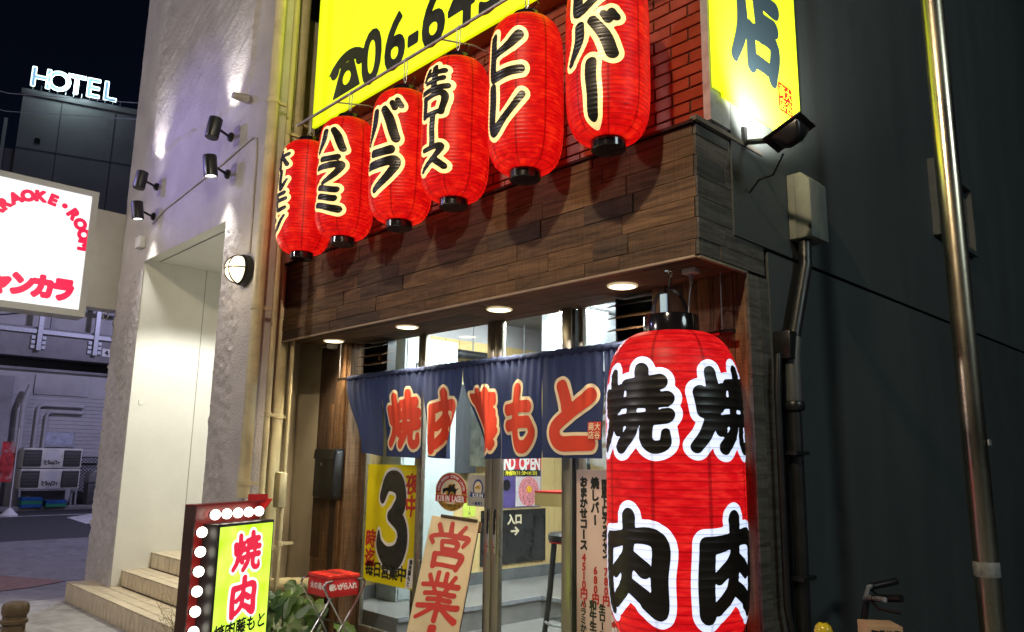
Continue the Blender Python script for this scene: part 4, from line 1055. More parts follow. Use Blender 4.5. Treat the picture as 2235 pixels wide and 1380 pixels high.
def small_lantern(x, chars, step, w_, h_, delta, label, dz=0.0):
    global body_me
    t = thing('paper_lantern', label, 'lantern', (x, 2.85, lz + dz), rotz=math.radians(delta), group='row of small red lanterns under the yellow sign')
    if body_me is None:
        o = MB().lathe(lantern_body(lR, lre, lH, lN, lamp_), 56, cap=False).build('paper_body', m_lan, t, smooth=True, local=True); body_me = o.data
        me = body_me; me.polygons.foreach_set('use_smooth', [True] * len(me.polygons))
    else:
        o = bpy.data.objects.new('paper_body', body_me); COL.objects.link(o); o.parent = t; WM[o.name] = WM[t.name].copy()
    th0 = -math.pi / 2
    def fm(off):
        def f_(u, v):
            r = rad(v, lR, lre, lH, lN, lamp_) + off; a = th0 + u / lR
            return (r * math.cos(a), r * math.sin(a), v)
        return f_
    n = len(chars); z0 = lH * .505 + (n - 1) * step / 2
    tx = Text(vcol(chars, 0, z0, w_, h_, step), .0070, wob=.012, seed=x, brush=True, margin=.2)
    ed = tx.cut(.033, fm(.0026), merge=False).build_raw('lettering_edge', m_lout, t, local=True)
    tx.cut(.0075, fm(.0050), merge=False).build_raw('lettering', m_link, t, local=True)
    MB().lathe([(.0, -.05), (.083, -.05), (.088, -.046), (.088, .004), (.082, .008), (.082, -.04)], 32, cap=False).build('bottom_cap', m_cap, t, smooth=True, local=True)
    MB().lathe([(.088, lH - .006), (.088, lH + .035), (.085, lH + .042), (.06, lH + .046), (.0, lH + .048)], 32, cap=False).build('top_cap', m_cap, t, smooth=True, local=True)
    hz = 4.282 - lz - dz
    MB().tube([(-.075, 0, lH + .03), (-.06, 0, lH + .075), (0, 0, lH + .095), (.06, 0, lH + .075), (.075, 0, lH + .03)], .003, 6).build('wire_handle', m_blackm, t, smooth=True, local=True)
    zz = lH + .095
    MB().tube([(0, 0, zz - .005), (.012, 0, zz + .02), (.014, 0, hz - .02), (0, 0, hz + .016), (-.016, 0, hz), (-.012, 0, hz - .03), (-.010, 0, zz + .015), (0, 0, zz - .005)], .0035, 6).build('hook', m_steel, t, smooth=True, local=True)
    MB().tube([(.05, .02, lH + .04), (.06, .04, lH + .12), (.03, .06, lH + .16), (-.1, .1, lH + .10)], .003, 5).build('lead', m_black, t, local=True)
    return t
small_lantern(-5.376, 'ホルモン', .172, .22, .165, -8, 'small red lantern lettered ホルモン, farthest left in the row')
small_lantern(-4.777, 'ハラミ', .222, .25, .215, 22, 'small red lantern lettered ハラミ, second from the left')
small_lantern(-4.074, 'バラ', .31, .28, .30, 15, 'small red lantern lettered バラ, third from the left', -.03)
small_lantern(-3.506, '生ロース', .170, .21, .165, 10, 'small red lantern lettered 生ロース, fourth from the left', -.015)
small_lantern(-2.884, 'ヒレ', .31, .27, .29, 8, 'small red lantern lettered ヒレ, fifth from the left')
small_lantern(-2.290, 'レバー', .262, .28, .25, 17, 'small red lantern lettered レバー, nearest and cut by the top edge')
rd = thing('lantern_rod', 'thin horizontal steel rod carrying the small lanterns', 'rod', (-3.8, 2.85, 4.28))
MB().tube([(-5.60, 2.85, 4.281), (-1.95, 2.85, 4.281)], .011, 10).build('bar', m_steel, rd, smooth=True)
for x in (-5.0, -3.7, -2.45): MB().tube([(x, 2.85, 4.285), (x, 3.15, 4.36), (x, BY, 4.36)], .006, 6).build('bracket', m_steel, rd)

# ------------------------------------------------------------------ big lantern
bl = thing('big_lantern', 'tall red paper lantern lettered 焼肉 hanging at the shop corner', 'lantern', (-2.26, 3.316, .65), rotz=math.radians(-95.7))
bH, bR, bre, bN, bam = 1.56, .340, .135, 40, .0022
m_bl = lantern_mat('big_lantern_paper', (.66, .004, .008), (.92, .028, .020), bH, bN, .98, 0.0)
bp_ = []
def bprof(t): 
    a = abs(2 * t - 1); return bre + (bR - bre) * max(0.0, 1 - a ** 6.0) ** (1 / 2.0)
def brad(z):
    t = min(1, max(0, z / bH)); return bprof(t) - bam * abs(math.sin(math.pi * bN * t)) ** .8 + bam
MB().lathe([(brad(bH * k / (bN * 4)), bH * k / (bN * 4)) for k in range(bN * 4 + 1)], 72, cap=False).build('paper_body', m_bl, bl, smooth=True, local=True).data.polygons.foreach_set('use_smooth', [True] * (bN * 4 * 72))
def hoop_lit(name, col, es):
    m, nt, b = _base(name)
    tc = nt.nodes.new('ShaderNodeTexCoord'); sp = nt.nodes.new('ShaderNodeSeparateXYZ'); nt.links.new(tc.outputs['Object'], sp.inputs[0])
    fr = mathn(nt, 'FRACT', mathn(nt, 'MULTIPLY', sp.outputs[2], bN / bH)); d = mathn(nt, 'ABSOLUTE', mathn(nt, 'SUBTRACT', fr, .5))
    c = mixc(nt, 1.0, col, ramp(nt, d, [(.42, (1, 1, 1)), (.5, (.38, .38, .5))]), 'MULTIPLY')
    ang = mathn(nt, 'ARCTAN2', sp.outputs[1], sp.outputs[0])
    ds = mathn(nt, 'ABSOLUTE', mathn(nt, 'SUBTRACT', mathn(nt, 'FRACT', mathn(nt, 'MULTIPLY', ang, 8 / (2 * math.pi))), .5))
    c = mixc(nt, 1.0, c, ramp(nt, ds, [(.02, (.72, .72, .72)), (.03, (1, 1, 1))]), 'MULTIPLY')
    nt.links.new(c, b.inputs['Emission Color']); b.inputs['Emission Strength'].default_value = es
    b.inputs['Base Color'].default_value = (.7, .7, .75, 1); b.inputs['Roughness'].default_value = .3
    return m
m_bed = hoop_lit('big_letter_edge', (.66, .76, 1.0), .98)
def bfm(a0, off):
    def f_(u, v):
        r = brad(v) + off; a = a0 + u / bR
        return (r * math.cos(a), r * math.sin(a), v)
    return f_
tx = Text([('焼', 0, 1.150, .425, .40), ('肉', 0, .435, .425, .44)], .0075, wob=.012, seed=2.0, margin=.3, brush=True)
for k in range(4):
    a0 = k * math.pi / 2
    tx.cut(.042, bfm(a0, .0018), merge=False).build_raw('lettering_edge', m_bed, bl, local=True)
    tx.cut(.009, bfm(a0, .0038), merge=False).build_raw('lettering', m_link, bl, local=True)
MB().lathe([(.0, -.08), (.138, -.08), (.142, -.075), (.142, .004), (.135, .008)], 40, cap=False).build('bottom_cap', m_cap, bl, smooth=True, local=True)
MB().lathe([(.136, bH - .012), (.143, bH - .008), (.143, bH + .085), (.140, bH + .09), (.134, bH + .088), (.134, bH + .02), (.0, bH + .02)], 40, cap=False).build('top_cap', m_cap, bl, smooth=True, local=True)
hpts = []
for k in range(17):
    a = math.pi * k / 16; hpts.append((.139 * math.cos(a), 0, bH + .05 + .19 * math.sin(a) ** .8))
hb = MB()
for p, q in zip(hpts[:-1], hpts[1:]):
    p, q = Vector(p), Vector(q); w_ = Vector((0, .012, 0)); n_ = (q - p).normalized().cross(Vector((0, 1, 0))) * .002
    hb.add([p - w_ - n_, p + w_ - n_, q + w_ - n_, q - w_ - n_, p - w_ + n_, p + w_ + n_, q + w_ + n_, q - w_ + n_], [(0, 3, 2, 1), (4, 5, 6, 7), (0, 1, 5, 4), (2, 3, 7, 6), (0, 4, 7, 3), (1, 2, 6, 5)])
hb.build('carry_handle', m_black, bl, local=True)
bl.rotation_euler[2] = math.radians(-95.7); 
hk = thing('lantern_hook', 'chrome snap hook and plate holding the big lantern', 'hook', (-2.26, 3.316, SZ))
MB().lathe([(.028, 0), (.028, -.004), (.0, -.005)], 16, (-2.26, 3.316, SZ)).build('plate', m_chrome, hk)
ring = [(-2.26 + .018 * math.cos(2 * math.pi * k / 14), 3.316 - .012 * math.cos(2 * math.pi * k / 14), SZ - .022 + .018 * math.sin(2 * math.pi * k / 14)) for k in range(15)]
MB().tube(ring, .004, 6, cap=False).build('ring', m_chrome, hk, smooth=True)
sn = [(-2.26, 3.316, SZ - .035), (-2.246, 3.306, SZ - .055), (-2.244, 3.304, SZ - .095), (-2.26, 3.316, SZ - .115), (-2.276, 3.328, SZ - .095), (-2.272, 3.325, SZ - .06), (-2.26, 3.316, SZ - .035)]
MB().tube(sn, .0048, 8, cap=False).build('snap_hook', m_chrome, hk, smooth=True)
so = thing('ceiling_socket', 'grey plug socket on the soffit with the lantern cord', 'socket', (-2.16, 3.36, SZ))
box('body', m_wplast, (-2.20, -2.12, 3.33, 3.39, SZ - .03, SZ - .001), so, bevel=.004)
MB().tube([(-2.16, 3.36, SZ - .03), (-2.16, 3.36, SZ - .07), (-2.162, 3.362, SZ - .085)], [.012, .010, .005], 8).build('plug', m_steel, so)
MB().tube([(-2.162, 3.362, SZ - .08), (-2.168, 3.355, 2.42), (-2.175, 3.35, 2.31), (-2.19, 3.345, 2.26)], .0035, 6).build('cord', m_steel, so)

# ------------------------------------------------------------------ noren curtain
NZ, NYp = 2.225, 3.53
m_navy = M('navy_cotton', (.016, .029, .092), .85, var=.18, scale=3, bs=.3, bscale=300, bdist=.002, transl=.12)
nr = thing('curtain_rod', 'steel rod with wire hangers carrying the navy shop curtain', 'rod', (-3.9, NYp, NZ))
MB().tube([(-5.86, NYp, NZ), (-2.03, NYp, NZ)], .013, 10).build('bar', m_chrome, nr, smooth=True)
MB().tube([(-2.10, NYp, NZ), (-2.02, NYp, NZ)], .016, 10).build('end_sleeve', m_black, nr, smooth=True)
for x in (-5.84, -2.09): MB().tube([(x, NYp, NZ - .012), (x, NYp, SZ)], .003, 6).build('hanger_wire', m_steel, nr)
no = thing('noren_curtain', 'navy cotton shop curtain printed 焼肉藤もと in red', 'curtain', (-4.1, NYp, 1.56))
def sm(v): return v * v * (3 - 2 * v)
class Panel:
    def __init__(s, tx0, tx1, bx0, bx1, zl, zr, folds, amp, ph, twist=0.0): s.__dict__.update(locals())
    def at(s, u, v, off=0.0):
        k = sm(max(0, (v - .12) / .88)) ** .8 if v > .12 else 0
        x = (s.tx0 + (s.tx1 - s.tx0) * u) * (1 - k) + (s.bx0 + (s.bx1 - s.bx0) * u) * k
        zb = s.zl + (s.zr - s.zl) * u
        z = NZ - .018 + (zb - NZ + .018) * v
        y = NYp + s.amp * math.sin(2 * math.pi * s.folds * u + s.ph) * k - .006 * math.sin(u * 40 + s.ph) * (1 - v) ** 2.2 - .012 * (1 - k) + .02 * k * math.sin(s.ph) + s.twist * k * (u - .5)
        z -= .012 * k * abs(math.sin(math.pi * u)) * (s.amp > .03)
        return (x + .004 * math.sin(v * 9 + s.ph), y - off, z)
PN = [Panel(-5.69, -5.16, -5.46, -5.12, 1.60, 1.572, .8, .018, .4), Panel(-5.16, -4.64, -5.12, -4.656, 1.572, 1.56, .6, .012, 2.0),
      Panel(-4.64, -4.165, -4.47, -4.30, 1.575, 1.565, 1.1, .055, 3.6, .05), Panel(-4.165, -3.79, -3.99, -3.80, 1.58, 1.565, 1.0, .06, .6, -.03),
      Panel(-3.79, -3.385, -3.80, -3.415, 1.56, 1.568, .9, .022, 1.0), Panel(-3.385, -2.875, -3.366, -2.90, 1.572, 1.57, .7, .012, 4.0), Panel(-2.875, -2.60, -2.868, -2.60, 1.572, 1.57, .5, .012, 1.0)]
pw_ = .47; ph_ = .65
chars = [None, ('焼', .52, .56), ('肉', .55, .60), ('藤', .5, .60), ('も', .5, .60), ('と', .52, .60), None]
for p, c in zip(PN, chars):
    b = MB(); nu, nv = 36, 30
    for j in range(nv + 1):
        for i in range(nu + 1): b.v.append(p.at(i / nu, j / nv))
    for j in range(nv):
        for i in range(nu): a = j * (nu + 1) + i; b.f.append((a, a + 1, a + nu + 2, a + nu + 1))
    po = b.build('panel', m_navy, no, smooth=True)
    b2 = MB()
    if c:
        ch, uc, vc = c
        tx = Text([(ch, uc * pw_, -vc * ph_, .39, .42)], .0075, wob=.012, seed=uc * 7, brush=True, margin=.25)
        def fmn(off, p=p): return lambda x, y: p.at(min(.995, max(.005, x / pw_)), min(.98, max(0, -y / ph_)), off)
        tx.cut(.033, fmn(.0022), merge=False).build_raw('lettering_edge', m_crm, po)
        tx.cut(.012, fmn(.0042), merge=False).build_raw('letter', m_redcl, po)
    if ch_ := (c and c[0] == 'と'):
        seal(po, lambda o, p=p: (lambda x, y: p.at(x / pw_, -y / ph_, .006 + o)), .415, -.485, .10, m_redcl, m_crm, .0025)
b = MB(); nx_, na = 240, 14
for i in range(nx_ + 1):
    x = -5.69 + (5.69 - 2.60) * i / nx_
    for k in range(na):
        a = 2 * math.pi * k / na
        r = .021 + .005 * noise.noise((x * 28, math.cos(a) * .8, math.sin(a) * .8)) + .002 * math.sin(x * 95 + 2 * a)
        b.v.append((x + .008 * math.sin(a) , NYp + r * math.cos(a), NZ + r * 1.15 * math.sin(a) - .004))
for i in range(nx_):
    for k in range(na): b.f.append((i * na + k, i * na + (k + 1) % na, (i + 1) * na + (k + 1) % na, (i + 1) * na + k))
b.build('gathered_sleeve', m_navy, no, smooth=True)

# ------------------------------------------------------------------ stickers and posters on the glass
PY = GY - .0245
yp = thing('yellow_poster', 'yellow poster with a huge black 3 in the left window', 'poster', (-5.3, PY, .56))
box('sheet', m_ystk, (-5.668, -4.935, PY, PY + .002, .56, 1.505), yp)
pf = lambda o: plane((0, PY - .0015 - o, 0), (1, 0, 0), (0, 0, 1))
tx = Text([('3', -5.29, 1.075, .46, .66)], .008, wob=0, margin=.3, brush=True)
tx.cut(.022, pf(0)).build_raw('numeral_edge', m_white, yp); tx.cut(.0, pf(.001)).build_raw('numeral', m_ink, yp)
letters('lettering', vcol('夜中', -5.03, 1.36, .17, .17, .17), .004, m_inkr, pf(.002), .006, yp)
letters('lettering', vcol('時迄', -5.575, .90, .15, .15, .15), .004, m_inkr, pf(.002), .0055, yp)
letters('lettering', hrow('毎日営業中', -5.575, .665, .125, .125, .113), .0035, m_ink, pf(.002), .0042, yp)
sp_ = MB(); q_ = [(-5.075, .56), (-4.985, .575), (-4.955, .80), (-5.045, .785)]
sp_.v = [tuple(pf(.002)(*p)) for p in q_]; sp_.f = [(0, 1, 2, 3)]; sp_.build_raw('name_strip', m_white, yp)
letters('lettering', [(c, -5.005 - k * .0065 - .003, .765 - k * .041, .04, .042, -.1) for k, c in enumerate('焼肉藤もと')], .0022, m_ink, pf(.0035), .002, yp)
# beer stickers
DY = GY - .045 - .0045
gold = M('gold_foil', (.62, .38, .06), .3, .6)
k1 = thing('beer_sticker', 'oval red and cream beer label sticker on the left glass door', 'sticker', (-4.52, DY, 1.30))
pd = lambda o: plane((-4.515, DY - o, 1.318), (1, 0, 0), (0, 0, 1))
def ell(a, c, f_, nm, mt, par, t0=0, t1=2 * math.pi, n=40, a2=None, c2=None):
    b = MB()
    if a2 is None: b.v = [tuple(f_(a * math.cos(t0 + (t1 - t0) * k / n), c * math.sin(t0 + (t1 - t0) * k / n))) for k in range(n)]; b.f = [tuple(range(n))]
    else:
        for k in range(n + 1):
            th = t0 + (t1 - t0) * k / n; b.v += [tuple(f_(a * math.cos(th), c * math.sin(th))), tuple(f_(a2 * math.cos(th), c2 * math.sin(th)))]
        b.f = [(2 * k, 2 * k + 2, 2 * k + 3, 2 * k + 1) for k in range(n)]
    return b.build_raw(nm, mt, par)
ell(.187, .142, pd(0), 'oval', m_crm, k1); ell(.180, .136, pd(.001), 'oval_field', gold, k1, math.pi, 2 * math.pi)
ell(.176, .133, pd(.002), 'red_ring', m_inkr, k1, -.1, math.pi + .1, 40, .122, .090); ell(.122, .090, pd(.0015), 'inner_field', m_crm, k1)
ell(.06, .06, pd(.0022), 'gold_disc', gold, k1)
kirin = [(-.10, .018), (-.06, .03), (-.035, .028), (-.02, .05), (.01, .045), (.035, .06), (.05, .05), (.035, .035), (.055, .02), (.09, .03), (.06, .005), (.045, -.03), (.03, -.005), (.0, .005), (-.03, -.03), (-.045, -.028), (-.03, .0), (-.055, .005), (-.095, -.02)]
b = MB(); b.v = [tuple(pd(.003)(x, y)) for x, y in kirin]; b.f = [tuple(range(len(kirin)))]; b.build_raw('running_beast', m_ink, k1)
b = MB(); b.v = [tuple(pd(.003)(x, y)) for x, y in ((-.182, -.075), (.182, -.075), (.182, -.022), (-.182, -.022))]; b.f = [(0, 1, 2, 3)]; b.build_raw('red_band', m_inkr, k1)
letters('lettering', [(c, -.145 + k * .0285, -.049, .045, .056) for k, c in enumerate('KIRIN LAGER') if c != ' '], .0022, m_white, pd(.004), .0028, k1, wob=0)
letters('lettering', [(c, .149 * math.cos(math.pi - .12 - k * .102), .112 * math.sin(math.pi - .12 - k * .102), .024, .030, math.pi / 2 - .12 - k * .102) for k, c in enumerate('KIRIN BREWERY COMPANY LIMITED') if c != ' '], .0018, m_white, pd(.0035), .0008, k1, wob=0)
letters('lettering', hrow('キリンラガービール', -.10, -.10, .024, .026, .025), .0018, m_ink, pd(.003), .0008, k1, wob=0)
k2 = thing('beer_sticker', 'square pale beer sticker with blue ribbon beside the oval one', 'sticker', (-4.21, DY, 1.3))
pe = lambda o: plane((-4.215, DY - o, 1.352), (1, 0, 0), (0, 0, 1)); blue = M('blue_print', (.02, .05, .22), .4)
b = MB(); b.v = [tuple(pe(0)(x, y)) for x, y in ((-.115, -.125), (.10, -.125), (.10, .095), (-.115, .095))]; b.f = [(0, 1, 2, 3)]; b.build_raw('sheet', M('silver_print', (.52, .50, .44), .35, .3), k2)
ell(.055, .065, pe(.001), 'crest', blue, k2); ell(.042, .050, pe(.0015), 'crest_field', m_crm, k2)
b = MB(); b.v = [tuple(pe(.0022)(x * .36, y * .45 + .0)) for x, y in kirin]; b.f = [tuple(range(len(kirin)))]; b.build_raw('running_beast', gold, k2)
b = MB(); b.v = [tuple(pe(.002)(x, y)) for x, y in ((-.09, -.055), (-.06, -.065), (.06, -.065), (.09, -.055), (.075, -.04), (.09, -.022), (.06, -.03), (-.06, -.03), (-.09, -.022), (-.075, -.04))]; b.f = [tuple(range(10))]; b.build_raw('ribbon', blue, k2)
letters('lettering', [(c, -.042 + k * .021, -.048, .036, .04) for k, c in enumerate('KIRIN')], .0018, m_white, pe(.003), .002, k2, wob=0)
letters('lettering', hrow('一番搾り', -.05, -.105, .026, .026, .03), .0018, blue, pe(.001), .001, k2, wob=0)

# menu board
mn = thing('menu_board', 'tall pale menu board with vertical prices beside the big lantern', 'menu board', (-2.9, 3.66, .3))
box('board', M('menu_paper', (.70, .54, .44), .5, var=.04), (-3.215, -2.585, 3.655, 3.665, .12, 1.503), mn, bevel=.002); box('edge_post', m_blackm, (-3.245, -3.218, 3.65, 3.68, .10, 2.52), mn)
mf = plane((0, 3.6535, 0), (1, 0, 0), (0, 0, 1))
def col(s, x, z, w_, h_, st_, mt, lv=.003): letters('lettering', vcol(s, x, z, w_, h_, st_), .0032, mt, mf, lv, mn, wob=.01)
col('おまかせコース', -3.155, 1.43, .062, .066, .062, m_ink, .004); col('4510円〜', -3.155, .985, .058, .062, .052, m_inkr, .003)
col('焼しバー', -3.065, 1.425, .066, .072, .072, m_ink, .004); col('680円', -3.065, .92, .055, .06, .054, m_inkr, .003)
col('国産トロテッチャン', -2.985, 1.42, .06, .06, .05, m_ink, .004); col('780円', -2.985, .92, .055, .06, .054, m_inkr, .003)
col('和牛上ロース', -2.895, 1.42, .066, .070, .068, m_ink, .004); col('1680円', -2.895, .95, .055, .06, .054, m_inkr, .003)
col('ハラミかわポン酢', -3.160, .72, .05, .05, .046, m_ink, .002); col('380円', -3.160, .33, .045, .05, .044, m_inkr, .002)
col('和牛生セン', -3.085, .72, .055, .058, .058, m_ink, .003); col('880円', -3.085, .38, .048, .052, .046, m_inkr, .002)
col('生ロースユッケ', -3.015, .71, .05, .052, .048, m_ink, .003); col('1580円', -3.015, .37, .046, .05, .044, m_inkr, .002)
box('red_banner', m_inkr, (-2.945, -2.905, 3.6525, 3.655, .16, .73), mn); letters('lettering', vcol('肉前菜', -2.925, .67, .045, .05, .07), .003, m_white, plane((0, 3.651, 0), (1, 0, 0), (0, 0, 1)), .002, mn)
col('和牛とろハート', -2.85, .71, .052, .055, .05, m_ink, .003); col('680円', -2.85, .33, .046, .05, .044, m_inkr, .002)

# ------------------------------------------------------------------ leaning wooden open sign
upv = Vector((-.085, .215, .60)).normalized(); rv = Vector((.74, .67, 0)); rv = (rv - upv * rv.dot(upv)).normalized(); nv_ = rv.cross(upv)
ob = thing('open_sign', 'leaning pale wooden board painted 営業中 in red', 'sign', (-3.49, 2.62, 0))
top = Vector((-3.645, 3.05, 1.205))
mt4 = Matrix(((rv.x, upv.x, nv_.x, top.x), (rv.y, upv.y, nv_.y, top.y), (rv.z, upv.z, nv_.z, top.z), (0, 0, 0, 1)))
m_bd = wood('pale_board', (.56, .42, .24), (.60, .46, .28), (.52, .39, .22), axis=2, rough=.5)
MB().box(-.145, .145, -1.27, 0, -.018, 0, mt4).build('board', M('board_varnish', (.64, .54, .34), .4, var=.1, scale=5, stretch=(1, 1, .3), stain=.2), ob, bevel=.004)
MB().box(-.09, .135, -.004, .012, -.03, .008, mt4).build('top_strip', m_wood, ob); MB().box(.12, .16, -.055, .004, -.04, -.004, mt4).build('hinge_block', m_wood, ob)
MB().box(-.13, .13, -1.27, -.02, -.16, -.145, mt4 @ Matrix.Rotation(0, 4, 'X')).build('rear_leg', m_wood, ob)
of = lambda x, y: mt4 @ Vector((x, y, .0022))
letters('lettering', vcol('営業中', -.005, -.165, .25, .265, .29), .005, m_inkr, of, .003, ob, wob=.012, brush=True)

# ------------------------------------------------------------------ mailbox, ashtray stand
mb_ = thing('mailbox', 'black metal mailbox on the left wooden column', 'mailbox', (-5.96, 3.59, 1.2))
MB().prism([(0, 0), (0, .40), (-.075, .40), (-.09, .34), (-.095, .02), (-.085, 0)], (-6.125, 3.592, 1.215), (0, 1, 0), (0, 0, 1), (1, 0, 0), .325).build('body', m_blackm, mb_, bevel=.006)
MB().prism([(0, .405), (-.085, .405), (-.098, .335), (-.102, .33), (-.09, .412), (0, .415)], (-6.13, 3.592, 1.215), (0, 1, 0), (0, 0, 1), (1, 0, 0), .335).build('flap', m_black, mb_)
MB().lathe([(.016, 0), (.016, .008), (.0, .010)], 14, mat=Matrix.Translation((-5.99, 3.498, 1.50)) @ Matrix.Rotation(math.radians(90), 4, 'X')).build('lock', m_chrome, mb_, smooth=True)
for z in (1.25, 1.6): MB().lathe([(.006, 0), (.004, .004), (0, .005)], 8, (0, 0, 0), mat=Matrix.Translation((-5.80, 3.53, z)) @ Matrix.Rotation(math.radians(90), 4, 'Y')).build('screw', m_chrome, mb_)
at = thing('ashtray_stand', 'red ashtray box on crossed chrome legs by the plants', 'ashtray', (-5.14, 3.15, 0))
box('box', m_red, (-5.29, -5.0, 3.03, 3.28, .575, .695), at, bevel=.004); box('lid', M('red_lid', (.62, .03, .02), .3), (-5.295, -4.995, 3.025, 3.285, .697, .725), at, bevel=.006)
for k in range(5): box('slot', m_black, (-5.22 + k * .04, -5.205 + k * .04, 3.12, 3.19, .7245, .7262), at)
af = plane((0, 3.0285, 0), (1, 0, 0), (0, 0, 1)); ag = plane((-4.9985, 0, 0), (0, 1, 0), (0, 0, 1))
letters('lettering', hrow('火の用心', -5.225, .645, .05, .05, .054), .0025, m_white, af, .002, at, wob=0)
letters('lettering', hrow('吸いがら入れ', 3.055, .645, .042, .05, .038), .0025, m_white, ag, .002, at, wob=0)
for x in (-5.305, -4.985):
    MB().tube([(x, 3.40, 0), (x, 3.0, .62), (x, 2.985, .66), (x, 3.0, .685), (x, 3.05, .69)], .008, 8).build('leg', m_chrome, at, smooth=True)
    MB().tube([(x, 2.90, 0), (x, 3.31, .62), (x, 3.325, .66), (x, 3.31, .685), (x, 3.26, .69)], .008, 8).build('leg', m_chrome, at, smooth=True)
for y, z in ((3.05, .69), (3.26, .69), (3.155, .385)): MB().tube([(-5.305, y, z), (-4.985, y, z)], .007, 8).build('cross_bar', m_chrome, at, smooth=True)

# ------------------------------------------------------------------ bulb-framed street sign
LA = math.atan2(.907, -.42)
ls = thing('bulb_sign', 'upright green lit street sign with a row of round bulbs', 'sign', (-4.36, 1.9, 0), rotz=LA)
m_dred = M('dark_red_metal', (.20, .01, .01), .4)
lb = lambda nm, mt, bx, **k: box(nm, mt, bx, ls, local=True, **k)
lb('panel_case', m_black, (-.004, .478, -.02, .09, .10, 1.174), bevel=.003)
lb('lit_panel', E('green_panel', (.48, .84, .010), .95, var=.06, scale=7, hi=(.80, 1.0, .16)), (.010, .464, -.024, -.0205, .115, 1.158))
lb('bulb_board', m_dred, (-.115, .478, .092, .105, .05, 1.275)); lb('side_plate', M('brown_metal', (.05, .02, .015), .5), (-.127, -.116, .045, .115, .05, 1.28)); lb('top_plate', m_dred, (-.127, .46, .045, .115, 1.277, 1.287)); lb('top_tab', m_red, (.38, .478, .04, .11, 1.288, 1.325))
MB().prism([(0, 0), (0, .12), (-.10, .12)], (.480, .11, 1.176), (0, 1, 0), (0, 0, 1), (1, 0, 0), .012).build('gusset', m_red, ls, local=True)
m_bulb = E('bulb_glass', (1, .93, .78), 5)
bulb0 = None
for u, z in [(.005 + .094 * k + .03, 1.224) for k in range(5)] + [(-.058, 1.135 - .105 * k) for k in range(10)]:
    pf_ = [(.0, -.029)] + [(.029 * math.sin(math.pi * k / 10), -.029 * math.cos(math.pi * k / 10)) for k in range(1, 10)] + [(0, .029)]
    if bulb0 is None:
        bulb0 = MB().lathe(pf_, 18, cap=False).build('bulb', m_bulb, ls, smooth=True, local=True)
        sock0 = MB().lathe([(.018, 0), (.018, .035)], 12, cap=False, mat=Matrix.Rotation(math.radians(-90), 4, 'X')).build('bulb_socket', m_black, bulb0, local=True)
        o = bulb0
    else:
        o = bulb0.copy(); COL.objects.link(o); s_ = sock0.copy(); COL.objects.link(s_); s_.parent = o
    o.location = (u, .045, z)
lp_ = lambda o: plane((0, -.0255 - o, 0), (1, 0, 0), (0, 0, 1))
tx = Text([('焼', .238, 1.005, .235, .215), ('肉', .238, .755, .235, .215)], .005, wob=.012, brush=True, margin=.2)
tx.cut(.019, lp_(0)).build_raw('lettering_edge', E('sign_edge', (.72, .95, .92), .95), ls, local=True); tx.cut(.004, lp_(.0015)).build_raw('letter', E('sign_red', (.66, .018, .055), .85), ls, local=True)
letters('lettering', [(c, .06 + k * .088, .585 + k * .004, .092, .095) for k, c in enumerate('焼肉藤もと')], .003, m_ink, lp_(.001), .0022, ls, local=True, wob=.02)
letters('lettering', [(c, .10 + k * .08, .45, .08, .08) for k, c in enumerate('営業中')], .003, m_ink, lp_(.001), .006, ls, local=True, wob=.02)

# ------------------------------------------------------------------ plants
def leafm(name, a, b_):
    m, nt, b = _base(name)
    oi = nt.nodes.new('ShaderNodeObjectInfo'); c = ramp(nt, oi.outputs['Random'], [(0, a), (1, b_)])
    f = noise_n(nt, coords(nt), 14, 4); c = mixc(nt, .5, c, ramp(nt, f, [(.3, (.6, .6, .6)), (.7, (1.25, 1.25, 1.1))]), 'MULTIPLY')
    nt.links.new(c, b.inputs['Base Color']); b.inputs['Roughness'].default_value = .42
    bump(nt, b, noise_n(nt, coords(nt), 45, 3), .3, .004)
    return m
m_leaf = leafm('broad_leaf', (.020, .062, .010), (.065, .125, .022)); m_stem = M('green_stem', (.06, .10, .03), .5)
pt = thing('broad_leaf_plant', 'clump of broad green leaves growing by the drain pipe', 'plant', (-5.75, 3.25, 0))
def leaf(cx, cy, cz, s, ax, tilt, roll_):
    b = MB(); n = 16; ctr = []
    Rm = Matrix.Translation((cx, cy, cz)) @ Matrix.Rotation(ax, 4, 'Z') @ Matrix.Rotation(tilt, 4, 'X') @ Matrix.Rotation(roll_, 4, 'Y')
    for ring in range(4):
        f = (ring + .0) / 3
        for k in range(n):
            th = 2 * math.pi * k / n
            r = s * (.60 + .55 * max(0, math.cos(th)) ** 5 + .12 * abs(math.sin(th)) + .09 * math.cos(5 * th) + .03 * math.sin(9 * th + cx * 20)) * (1 - .42 * math.exp(-((th - math.pi) / .28) ** 2))
            x_, y_ = f * r * math.sin(th), f * r * math.cos(th) + .12 * s
            z_ = -.10 * s * f * f + .28 * abs(x_) + .05 * s * f * math.sin(7 * th) - .25 * s * f * max(0, math.cos(th)) ** 2
            b.v.append(Rm @ Vector((x_, y_, z_)))
    for ring in range(3):
        for k in range(n): b.f.append((ring * n + k, ring * n + (k + 1) % n, (ring + 1) * n + (k + 1) % n, (ring + 1) * n + k))
    b.build('leaf', m_leaf, pt, smooth=True)
    MB().tube([(cx * .6 - 5.78 * .4, cy * .6 + 3.3 * .4, 0), (cx * .85 - 5.78 * .15, cy * .9 + 3.3 * .1, cz * .6), (cx, cy, cz)], .005, 5).build('stem', m_stem, pt)
random.seed(21)
extra = tuple((random.uniform(-6.15, -5.3), random.uniform(2.85, 3.3), random.uniform(.05, .5), random.uniform(.07, .12)) for _ in range(22))
